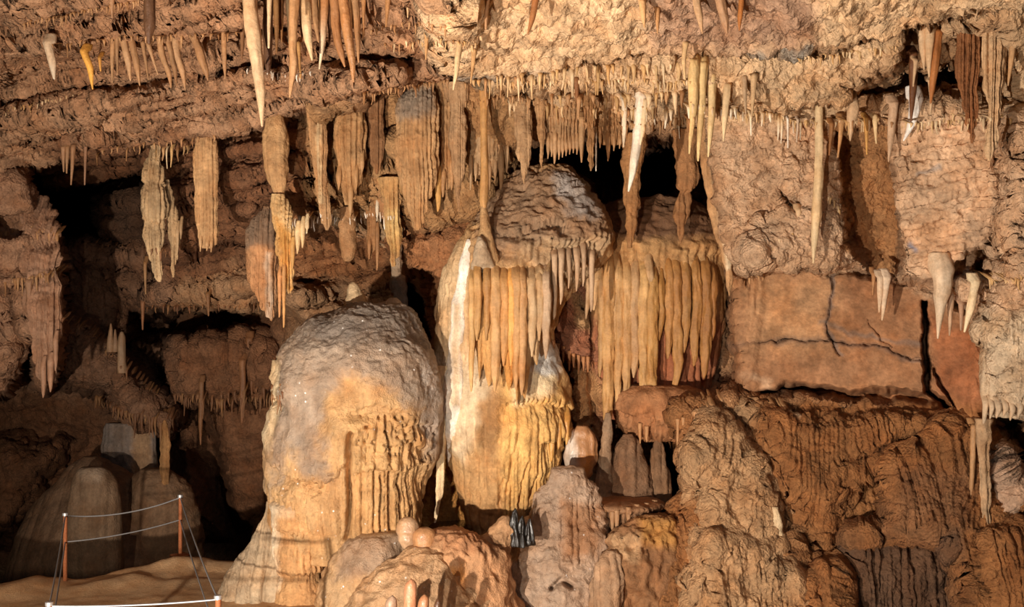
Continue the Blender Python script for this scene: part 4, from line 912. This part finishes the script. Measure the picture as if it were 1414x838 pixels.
S([(502,-12,4),(502,42,1)], 'short narrow stalactite right of the top cluster', 'a2764c', d=10.9)
S([(563,-12,3),(563,24,1)], 'tiny pale stalactite at the top edge near the carrot-shaped one', 'c2a27a', d=10.9)
S([(636,-12,5),(641,20,4.5),(645,36,2)], 'crooked stub stalactite right of the carrot-shaped one', 'b08a63', d=10.5)
S([(673,-12,4),(671,40,1.6)], 'stalactite on the rough bright ceiling left of a dark slit', 'a47c58')
S([(741,-8,5),(735,25,4),(729,47,1)], 'dark-rimmed stalactite flat against the bright rough ceiling', '96643c')
S([(635,58,5),(630,100,3.4),(626,124,1)], 'pale leaning stalactite under the broken ledge at centre', 'c7aa82')
S([(655,70,4),(650,115,1)], 'thin tan stalactite right of the pale leaning one', 'b48c5f')
S([(887,2,5),(888,20,4),(890,38,1)], 'first of two ochre stalactites on the bright ceiling slab', 'bd9466')
S([(908,12,4),(908,30,3),(908,46,1)], 'second ochre stalactite on the bright ceiling slab', 'b98f62')
S([(961,-6,6),(965,20,5),(970,46,1)], 'leaning tan stalactite by the edge of the purple-brown slab', 'b4916c')
S([(993,-6,7),(1000,25,6),(1004,46,1.4)], 'thick curved stalactite on the purple-brown slab', 'a98260')
S([(1025,-6,4),(1022,20,3.4),(1021,42,1)], 'orange-edged stalactite right of the thick curved one', 'a86e3a')
# row in the upper-left recess, left to right
row = [((66,62,7),(72,85,5.5),(75,109,1.4)), ((116,72,5.5),(124,95,4.5),(128,123,1)), ((137,80,2.5),(139,98,1)), ((156,43,4),(155,80,3),(155,114,1)), ((161,45,3.4),(162,103,1)), ((168,45,4.5),(176,80,4.5),(180,111,1)), ((178,43,5),(188,85,4.5),(193,118,1)), ((197,60,3.4),(205,110,1)), ((205,62,3.4),(218,103,1)), ((217,32,4.5),(224,75,4.5),(233,100,3.4),(236,121,1)), ((228,40,4.5),(240,90,3.4),(244,118,1)), ((241,30,5),(244,75,5.5),(252,100,4.5),(256,124,1)), ((262,37,5.5),(275,70,6.5),(283,95,4.5),(287,111,1)), ((309,46,4),(310,85,3),(311,108,1)), ((335,38,4),(334,82,1.4))]
lab = ['pale forked stalactite at the left end of the recess row', 'golden-yellow translucent stalactite in the upper-left recess', 'tiny amber drip right of the golden-yellow stalactite', None, None, None, None, None, None, None, None, None, 'thick slanting stalactite at the right of the recess row', 'lone straight stalactite right of the thick slanting one', 'short dark stalactite left of the longest white-fronted one']
cb = ['c8b49a', 'd9a04a', 'cf9448']+[None]*9+['a07a56', 'a8835f', '7d5a3c']
for i, pts in enumerate(row):
    S(list(pts), lab[i] or f'{ORD[i-3]} curved stalactite counting right from the golden-yellow one in the recess row', cb[i] or ('a17a55', '94704e', 'ae8863')[i % 3], d=12.35+.05*(i % 4))
S([(250,25,4),(249,68,1)], 'short drip behind the top of the recess row', '8d6743', d=12.5)
S([(154,-10,5),(155,25,1)], 'small drip from the topmost left ledge', 'a98362')
S([(282,60,3),(284,40,0.8)][:1]+[(284,72,1)], 'stubby drip left of the round boulder in the recess', '8d6743', d=12.6)
# right of centre
S([(886,138,9),(881,188,7.5),(874,234,5.5),(868,264,1.3)], 'brilliant white tapering stalactite hanging before the recess', 'efe4d2', d=13.2)
S([(891,140,5),(888,175,4),(884,200,1.2)], 'small cream stalactite fused beside the brilliant white one', 'dcc7a2', d=13.15)
S([(862,140,4),(862,175,3.4),(861,203,1)], 'white slender stalactite left of the brilliant white one', 'e2d3bb', d=13.25)
S([(958,88,8),(957,150,6),(952,212,1.2)], 'first of three long pale-yellow stalactites below the bedding crack', 'd9bb85', d=12.0)
S([(970,92,8),(968,150,6),(964,222,1.2)], 'second of three long pale-yellow stalactites, the lowest reaching', 'd6b781', d=12.05)
S([(984,108,6.5),(982,170,4.5),(978,216,1.2)], 'third of three long pale-yellow stalactites, nearest the right wall', 'd9bd8c', d=12.1)
S([(1004,120,5.5),(1001,165,4),(999,195,1)], 'cream stalactite right of the three pale-yellow ones', 'cfb48c')
S([(1028,108,4),(1030,160,1)], 'brown-grey stalactite left of the paired ones on the bright band', 'a58a6c')
S([(1042,106,5),(1038,163,1)], 'broad-rooted stalactite next to the brown-grey one', 'b99a74')
S([(947,60,4),(944,85,3),(946,110,1)], 'bulbous short stalactite at the top of the bedding crack', 'c9a97c')
S([(796,110,4),(797,145,1)], 'dark curling stalactite left of the gnarled brown pendant', '7d5535')
S([(804,165,5),(803,200,3.5),(803,224,1)], 'fang-like stalactite over the left of the dark recess', 'b08a62', d=14.1)
S([(823,185,1.6),(823,236,.8)], 'needle-thin white straw in front of the dark recess', 'd9cbb8', d=14.1)
S([(668,128,6),(668,180,5),(669,230,5.5),(668,270,6),(668,287,4)], 'long stalactite that meets the little spire on the column', 'b78a56', d=14.1)
S([(1131,148,5.5),(1131,230,6),(1128,290,7),(1125,330,4.5),(1123,363,1.4)], 'longest pale ribbon stalactite on the right wall', 'd3b88f', d=13.2)
S([(1103,292,4.5),(1102,332,1)], 'short stalactite left of the longest pale ribbon one', 'c2a27c')
S([(1088,165,1.8),(1088,204,.8)], 'white straw stalactite hanging free over the right wall', 'e8dccb', d=13.1)
S([(1102,166,2),(1100,196,.8)], 'fainter straw stalactite right of the white straw', 'bfa890', d=13.1)
S([(1179,132,4),(1178,150,8),(1176,168,6),(1174,194,1)], 'plump leaf-shaped stalactite above the shaded recess of the right wall', 'c8aa88', d=12.6)
S([(1163,166,4.5),(1157,217,1)], 'tan stalactite left of the plump leaf-shaped one', 'b48a5e', d=13.0)
S([(1196,165,3.4),(1197,213,1)], 'amber slender stalactite over the shaded recess', 'cf9c58', d=13.0)
S([(1208,162,4),(1210,198,1)], 'short cream stalactite right of the amber slender one', 'd3b78a', d=13.0)
S([(1149,172,3.4),(1145,214,1)], 'thin brown stalactite left of the tan one by the shaded recess', '9a6c42', d=13.0)
S([(1234,146,6.5),(1230,190,4.5),(1227,223,1)], 'grey-beige stalactite left of the white drapery patch', 'c4a587', d=12.5)
S([(1266,140,9),(1257,175,5),(1248,194,1)], 'bright white leaning stalactite under the dark alcove', 'f0eae2', d=12.45)
S([(1285,40,8),(1283,75,4.5),(1283,106,1)], 'pale two-pronged stalactite in the dark alcove', 'c7a782', d=11.9)
S([(1272,38,6),(1274,70,4),(1276,96,1)], 'left prong stalactite next to the pale two-pronged one', 'c9aa86', d=11.95)
S([(1296,46,6),(1290,100,5.5),(1285,142,1.4)], 'orange-brown stalactite crossing the dark alcove', 'a3693a', d=11.9)
S([(1265,84,3.4),(1261,119,1)], 'small pale drip at the left rim of the dark alcove', 'c9aa86', d=12.1)
S([(1287,114,4.5),(1285,158,1)], 'pale lower stalactite below the orange-brown one', 'c8a884', d=12.3)
S([(1262,76,6),(1260,130,4.5),(1258,168,1)], 'dark-brown stalactite hanging at the left of the alcove', '6b452a', d=12.2)
S([(1325,136,6),(1332,190,6.5),(1334,239,1)], 'lit cone stalactite behind the great dark drapery', 'c6a684', d=12.6)
hang([(18,1318,1354),(60,1321,1353),(100,1323,1352),(130,1327,1351),(160,1332,1349),(182,1338,1345),(198,1341,1343)], 11.7, 'great dark-brown drapery hanging from the right ceiling', '8c5c38', .6, w=.08, amp=.05)
hang([(18,1354,1388),(60,1357,1384),(110,1360,1385),(150,1363,1384),(180,1364,1378),(205,1364,1371),(222,1365,1367)], 11.6, 'great pale drapery next to the dark-brown one', 'c5a27b', .6, w=.07, amp=.05)
S([(1386,36,5),(1385,90,4),(1384,128,1)], 'tan stalactite right of the great pale drapery', 'bf9a72', d=11.6)
S([(1400,30,5),(1398,70,4.5),(1392,118,1)], 'rough tan stalactite leaning left near the right edge of the view', 'b9946b', d=11.5)
S([(1216,384,4.5),(1215,410,3.4),(1214,431,1)], 'short half of the forked stalactite over the red wall', 'd0b597', d=13.6)
S([(1224,386,6),(1221,415,4),(1218,442,1.2)], 'longer half of the forked stalactite over the red wall', 'd6bea2', d=13.6)
S([(1207,380,3),(1205,407,1)], 'little brown drip left of the forked stalactite', 'a8794f', d=13.7)
S([(1302,382,13),(1301,405,11),(1298,430,6),(1295,467,1.2)], 'knobbly white-tipped stalactite left of the right-hand flowstone', 'cdb598', d=12.8)
S([(1313,410,5),(1312,440,3),(1311,463,1)], 'thin companion of the knobbly white-tipped stalactite', 'bd9f82', d=12.9)
S([(1328,420,4),(1327,456,1)], 'small tan drip between knobbly stalactite and cream rib', 'b9967a', d=12.9)
S([(1347,392,6),(1340,425,5),(1332,458,1.4)], 'cream rib stalactite slanting left off the right-hand flowstone', 'e0cba6', d=12.5)
fm = root_of('flowstone_mass', 1400, 575, 12.2, 'grey-white flowstone mass with drooping fingers at the right edge', 'flowstone')
loft('mass_body', [(425,1392,1470),(440,1374,1480),(462,1362,1490),(490,1356,1492),(520,1354,1492),(545,1354,1490),(562,1357,1486),(574,1362,1480)], 12.3, 'flowstone', 'bfa88b', .55, parent=fm, ops=[('rough', .09, 2), ('lump', .08, 4), ('flute', .13, .13, [(1340,490),(1500,480),(1500,600),(1340,600)], .07), ('cut', [(1360,472),(1380,462),(1420,455),(1470,460)], .14, 40, 8), ('rough', .025, 7)])
refresh()
for px, y0, y1, r in ((1360,556,585,4),(1369,560,578,3.4),(1378,562,577,4),(1388,562,574,3.4),(1397,564,580,3.6),(1408,562,576,4),(1420,560,575,4)):
    drip('tip', [(px+3,y0-14,r*.9,.12),(px+2,y0-4,r*1.2,.03),(px+1,y0+4,r),(px-1,y1-4,r*.6),(px-2,y1,.9)], None, base='bda588', parent=fm)
loft('dripstone_column', [(578,1346,1372),(600,1350,1368),(640,1352,1368),(680,1354,1368),(720,1355,1367),(760,1352,1372)], 12.5, 'flowstone', 'b0906e', .8, ops=[('rough', .05, 3), ('flute', .07, .05)], label='slender grey column below the fingers at the right edge', cat='column')
S([(1345,590,4),(1342,660,3.4),(1338,730,1.4)], 'long thin dripstone rod left of the slender grey column', 'a67e56', d=12.7)
loft('wall_spire', [(700,1066,1074),(720,1067,1079),(745,1070,1084),(770,1072,1086),(790,1070,1090)], 13.3, 'flowstone', 'd2b892', .7, ops=[('rough', .03, 5)], label='pale rib standing low on the right wall', cat='stalagmite')
# ---- the left side
for pts, lb, b in ((((87,205,3),(88,237,1)), 'first small stalactite from the left under the ceiling lip', '8f6d50'), (((93,205,3),(92,239,1)), 'second small stalactite from the left under the ceiling lip', '94704f'), (((101,203,3.4),(98,255,1)), 'longest of the small stalactites under the left ceiling lip', '8a6648'), (((118,203,2.4),(117,255,1)), 'thin straw right of the longest small one under the left lip', '84624a')):
    S(list(pts), lb, b)
hang([(270,34,66,17.4),(300,30,76,17.1),(330,32,81,16.9),(365,28,83,16.75),(400,32,84,16.7),(440,40,82,16.65),(480,48,80,16.6),(510,54,78,16.6),(526,57,77,16.6)], 16.6, 'massive fluted drapery on the left wall', 'a37d63', .5, w=.1, amp=.09, tips=((60,505,549,4,'a37d63',.15),(70,500,541,4.5,'a37d63',.15),(77,470,512,3.5,'a37d63',.15)), root=False, ops=[('lump', .12, 2.6), ('cut', [(26,318),(55,326),(82,322)], .16, 30, 8), ('cut', [(26,372),(55,380),(84,368)], .18, 40, 9)])
S([(40,390,5),(40,420,3.4),(40,446,1)], 'small dim stalactite left of the massive wall drapery', '8d6a50', d=16.6)
S([(335,500,5),(335,545,4),(334,584,1.2)], 'long dark-brown stalactite alone over the chamber on the left', '80583a', d=20.6)
S([(344,470,5),(347,510,4),(348,545,1.2)], 'dim stalactite right of the long dark-brown one', '7a5437', d=20.8)
S([(278,530,3.4),(277,580,3),(277,614,1)], 'very thin stalactite reaching low in the dark chamber', '7d583b', d=20.7)
S([(197,418,3),(197,455,1)], 'lone dim drip at the left of the dark chamber ceiling', '82583a')
S([(200,365,2.6),(201,406,1)], 'thin drip under the ornate scalloped drapery', 'a07a54', d=19.0)
S([(287,408,3),(288,436,1)], 'tiny drip from the middle of the dark bedded lip', '86603f')
drip('stalagmite', [(152,486,5),(152,470,4),(153,456,2.5),(153,447,1)], 20.2, base='95765a', label='pointed stalagmite pair, left one, on the flowstone ramp', cat='stalagmite')
drip('stalagmite', [(159,486,4),(159,470,3),(159,455,1)], 20.2, base='8d6f54', label='thin stalagmite between pointed and blunt ones on the ramp', cat='stalagmite')
drip('stalagmite', [(169,515,7),(168,490,5.5),(168,470,5),(168,459,2.5)], 20.1, base='9c7f63', label='blunt pillar-like stalagmite on the flowstone ramp', cat='stalagmite')
loft('flowstone_mound', [(631,116,136),(638,104,152),(652,88,176),(675,68,206),(705,46,236),(740,28,258),(780,16,272),(850,5,285)], 20.6, 'flowstone', '7c6049', .8, ops=[('rough', .1, .9), ('flute', .5, .04)], label='large smooth dim mound behind the railing', cat='mound')
loft('flowstone_mound', [(645,112,140),(652,104,150),(668,98,160),(700,94,166),(735,92,168),(800,90,170)], 18.9, 'flowstone', '846a52', .8, ops=[('rough', .06, 1.2), ('flute', .3, .03)], paints=[([(108,640),(145,640),(140,665),(112,665)], 'a08a74', 6, 5)], label='paler inner mound with a pale crown before the large dim one', cat='mound')
loft('flowstone_mound', [(648,196,232),(658,188,246),(680,180,262),(710,176,272),(745,174,276),(820,170,280)], 20.3, 'flowstone', '80634a', .8, ops=[('rough', .1, 1), ('ridge', .03, (3, 3, 6))], label='mound at the foot of the drip pillar behind the railing', cat='mound')
loft('flowstone_drapery', [(584,146,212),(596,142,214),(620,141,215),(645,142,218),(668,143,222)], 21.2, 'flowstone', '7d7067', .35, ops=[('rough', .05, 2), ('flute', .1, .06)], paints=[([(184,580),(206,580),(210,660),(182,660)], 'a88665', 5, 5)], label='dim greyish-white curtain standing over the mounds', cat='drapery')
loft('drip_pillar', [(580,226,229),(590,224,232),(615,222,234),(645,222,234),(670,223,236),(695,222,238),(720,218,242)], 20.0, 'flowstone', 'a57a4e', .9, ops=[('rough', .05, 3), ('flute', .12, .03)], label='thin ochre drip pillar rising over the mounds behind the railing', cat='column')

# ================================================================ fringes of small drips: each drip its own object
refresh()
COUNT = [0]; MANY = []
def fringe(line, n, ln, rd, label, group, bases, tipcol=None, up=2, cat='stalactite', stuff=False):
    lx = np.array([p[0] for p in line], float); ly = np.array([p[1] for p in line], float)
    cum = np.r_[0, np.cumsum(np.hypot(np.diff(lx), np.diff(ly)))]
    for i in range(n):
        t = (i+rng.uniform(.15, .85))/n*cum[-1]
        x, y = float(np.interp(t, cum, lx)), float(np.interp(t, cum, ly))+rng.uniform(-2, 2)
        L = ln[0]+(ln[1]-ln[0])*rng.random()**1.8; r = rd[0]+(rd[1]-rd[0])*rng.random()
        dd = hit(x, y, 1)+.02
        g = drip('stalactite', [(x, y-7-r, r*.8, .3), (x, y-2, r*1.5, .1), (x, y+L*.2, r), (x+rng.uniform(-1, 1), y+L*.55, r*.7), (x+rng.uniform(-1.5, 1.5), y+L, .6)], dd, base=rng.choice(bases), label=label, cat=cat, group=group, sides=6 if stuff else 8, tipcol=tipcol, raw=stuff)
        if stuff: MANY.append(g)
        COUNT[0] += 1
PL = ['cfb085', 'c4a274', 'bd9765', 'd8be98']; MD = ['a98058', '9a7048', 'b58c62']; DK = ['7d573a', '88623f', '714d33']
fringe([(690,103),(740,100),(800,90),(870,86),(940,84)], 26, (14,44), (2,4), 'small pale drip in the fringe just under the long bedding crack', 'drips under the bedding crack', PL)
fringe([(760,128),(830,132),(900,128),(950,120)], 18, (16,42), (2.2,4.4), 'small drip in the second tier below the bedding crack', 'drips of the second tier', PL+MD)
fringe([(890,150),(930,150),(965,142),(1010,148),(1060,152),(1110,166)], 20, (14,42), (1.8,3.6), 'small cream drip along the lower rim of the bright band', 'drips along the bright band', PL, 'e6dac4')
fringe([(1110,164),(1160,166),(1215,160),(1240,165)], 12, (8,26), (1.4,3), 'small drip over the shaded recess of the right wall', 'drips over the shaded recess', PL+MD)
fringe([(640,112),(690,104),(740,106)], 12, (10,30), (1.6,3.4), 'small drip fringing the broken ledge above the column', 'drips of the broken ledge', MD+PL)
fringe([(500,128),(560,118),(620,108)], 22, (6,20), (1.2,2.6), 'small drip along the thin ledge over the broad draperies', 'drips of the thin ledge', MD, stuff=True)
fringe([(130,208),(200,197),(250,192),(300,186)], 18, (7,20), (1.2,2.4), 'small drip under the left ceiling lip beside the draperies', 'drips of the left ceiling lip', MD)
fringe([(205,205),(240,200),(265,200)], 8, (12,34), (1.2,2.4), 'thin drip between the ornate and the straight drapery', 'drips behind the ornate drapery', MD+PL)
fringe([(30,30),(90,18),(150,6),(200,-4)], 34, (6,18), (1.2,2.6), 'small drip under the topmost ledge at the upper left', 'drips of the topmost left ledge', MD, stuff=True)
fringe([(0,150),(30,146),(66,136),(110,128)], 22, (5,14), (1.,2.2), 'tiny drip under the second ledge at the far upper left', 'drips of the second left ledge', PL, stuff=True)
fringe([(330,92),(360,96),(400,100),(430,98)], 22, (5,16), (.9,1.6), 'tiny white drip behind the long stalactites of the top cluster', 'white drips behind the cluster', ['d9cdbd'], stuff=True)
fringe([(500,40),(560,30),(620,30)], 14, (8,24), (1.4,2.6), 'small drip on the shelf around the carrot-shaped stalactite', 'drips near the carrot-shaped one', MD, stuff=True)
fringe([(186,566),(205,570),(222,576),(240,574)], 14, (14,44), (1.6,3), 'dark drip of the fringe over the dim greyish curtain', 'drips over the greyish curtain', DK)
fringe([(130,545),(160,560),(186,572)], 22, (8,24), (1.4,2.6), 'dark drip under the lower edge of the flowstone ramp', 'drips of the flowstone ramp', DK, stuff=True)
fringe([(250,540),(300,545),(350,535),(390,530)], 14, (8,26), (1.4,2.8), 'dark drip under the hanging mass of the left chamber', 'drips of the hanging mass', DK)
fringe([(190,424),(250,420),(330,420),(390,414)], 26, (5,14), (1.,2.), 'tiny dim drip under the dark bedded lip', 'drips of the bedded lip', DK, stuff=True)
fringe([(110,330),(140,336),(170,338),(240,345)], 18, (10,34), (1.4,2.8), 'dim drip hanging by the boulder of the left chamber', 'drips by the boulder', DK, stuff=True)
fringe([(440,292),(480,300),(520,290),(545,298)], 26, (6,22), (.9,1.8), 'tiny white-tipped drip below the slim and bundled draperies', 'white-tipped drips below the draperies', PL, 'eee6da', stuff=True)
fringe([(395,300),(425,296),(440,298)], 12, (10,26), (1.,1.8), 'tiny drip beside the ragged cream curtain', 'drips beside the cream curtain', PL, 'eee6da', stuff=True)
fringe([(1290,160),(1330,150),(1380,150),(1412,150)], 8, (8,26), (1.6,3), 'small drip below the right-hand ceiling draperies', 'drips below the ceiling draperies', PL)
fringe([(1010,392),(1040,382),(1090,380)], 14, (5,16), (1.4,2.4), 'tiny drip along the top edge of the red wall', 'drips above the red wall', MD, stuff=True)
fringe([(1045,318),(1070,330),(1100,318)], 6, (8,20), (1.2,2.4), 'small drip of the lumpy patch left of the pale ribbon', 'drips of the lumpy patch', PL)
fringe([(1140,268),(1152,276),(1160,290)], 5, (8,22), (1.2,2.4), 'small drip just right of the pale ribbon stalactite', 'drips right of the pale ribbon', PL)
fringe([(940,560),(985,548),(1020,555),(1050,560)], 9, (6,20), (1.6,3), 'stubby drip under the ledge at the foot of the red wall', 'drips at the foot of the red wall', MD)
for ln_, n_, L_, r_, b_ in (([(690,112),(760,110),(860,108),(960,112)], 60, (6,22), (1.4,3), PL), ([(700,140),(780,146),(860,150),(960,140)], 60, (6,24), (1.4,3), PL+MD), ([(770,160),(830,172),(900,166),(960,160)], 40, (8,26), (1.4,3), MD),
        ([(990,150),(1060,154),(1110,168),(1200,166)], 50, (5,20), (1.2,2.4), PL), ([(1240,168),(1300,164),(1380,158),(1412,160)], 34, (6,22), (1.4,2.8), PL), ([(1100,80),(1170,70),(1240,60)], 30, (5,16), (1.2,2.4), PL),
        ([(240,545),(300,552),(360,545),(392,540)], 40, (8,30), (1.3,2.6), DK), ([(60,60),(150,50),(260,46),(330,44)], 30, (6,24), (1.3,2.6), MD), ([(530,60),(600,52),(660,60)], 20, (6,20), (1.3,2.4), MD+PL), ([(640,140),(700,130),(760,140)], 24, (8,24), (1.3,2.6), MD),
        ([(0,318),(40,312),(80,318)], 16, (8,24), (1.6,3), MD), ([(0,385),(40,380),(84,372)], 18, (8,30), (1.6,3), MD), ([(85,440),(120,455),(170,505),(215,548)], 30, (6,18), (1.3,2.6), DK), ([(1355,380),(1385,386),(1412,380)], 14, (8,22), (1.6,3), PL), ([(975,560),(1040,556),(1100,562)], 26, (6,20), (1.4,2.8), MD)):
    fringe(ln_, n_, L_, r_, '', None, b_, stuff=True)
Vs, Fs, Cs, k = [], [], [], 0
for V, f, c in MANY:
    Vs.append(V); Cs.append(c); Fs += [[i+k for i in q] for q in f]; k += len(V)
o = mesh_obj('stalactite_fringe', np.vstack(Vs), Fs, 'stalactite_stone', np.vstack(Cs))
tag(o, 'fringes of tiny uncounted drips along the ledges of the whole cave', 'stalactites'); o['kind'] = 'stuff'
# ================================================================ lights and camera
def lamp(name, kind, loc, power, col, size, target=None, spot=None, blend=.5):
    l = bpy.data.lights.new(name, kind); l.energy = power; l.color = col
    l.shadow_soft_size = size
    if kind == 'SPOT': l.spot_size = math.radians(spot); l.spot_blend = blend
    o = bpy.data.objects.new(name, l); C.objects.link(o); o.location = loc
    if target is not None:
        from mathutils import Vector
        o.rotation_euler = (Vector(target)-Vector(loc)).to_track_quat('-Z', 'Y').to_euler()
    return o
lamp('cave_flood_lamp', 'SPOT', (-4.8, 2.8, 1.2), 7500, (1, .88, .75), .09, (.6, 14, 5.2), 118, .9)
lamp('cave_flood_lamp', 'SPOT', (-2.3, 1.6, .5), 3000, (1, .88, .75), .07, (1.2, 14, 5.0), 84, .9)
lamp('chamber_fill', 'SPOT', (-7.6, 8.5, 1.35), 650, (1, .84, .66), .15, (-8.2, 22, 4.4), 80, .9)  # added unseen spot that brightens the left chamber
lamp('fill_lamp', 'SPOT', (1.0, 1.0, 8.6), 560, (.85, .92, 1), .6, (0, 15, 4), 90, .8)
wd = bpy.data.worlds.new('cave_dark'); bpy.context.scene.world = wd; wd.use_nodes = True
wd.node_tree.nodes['Background'].inputs[0].default_value = (.5, .35, .25, 1); wd.node_tree.nodes['Background'].inputs[1].default_value = .014
cd = bpy.data.cameras.new('camera'); cd.sensor_width = 36; cd.lens = 36*F/1414; cd.clip_end = 200
co = bpy.data.objects.new('camera', cd); C.objects.link(co); co.location = (0, 0, CAMZ); co.rotation_euler = (math.pi/2, 0, 0)
sc_ = bpy.context.scene; sc_.camera = co
sc_.view_settings.view_transform = 'Standard'; sc_.view_settings.look = 'None'; sc_.view_settings.gamma = 1; sc_.view_settings.exposure = 0
try: sc_.view_settings.use_curve_mapping = False
except Exception: pass
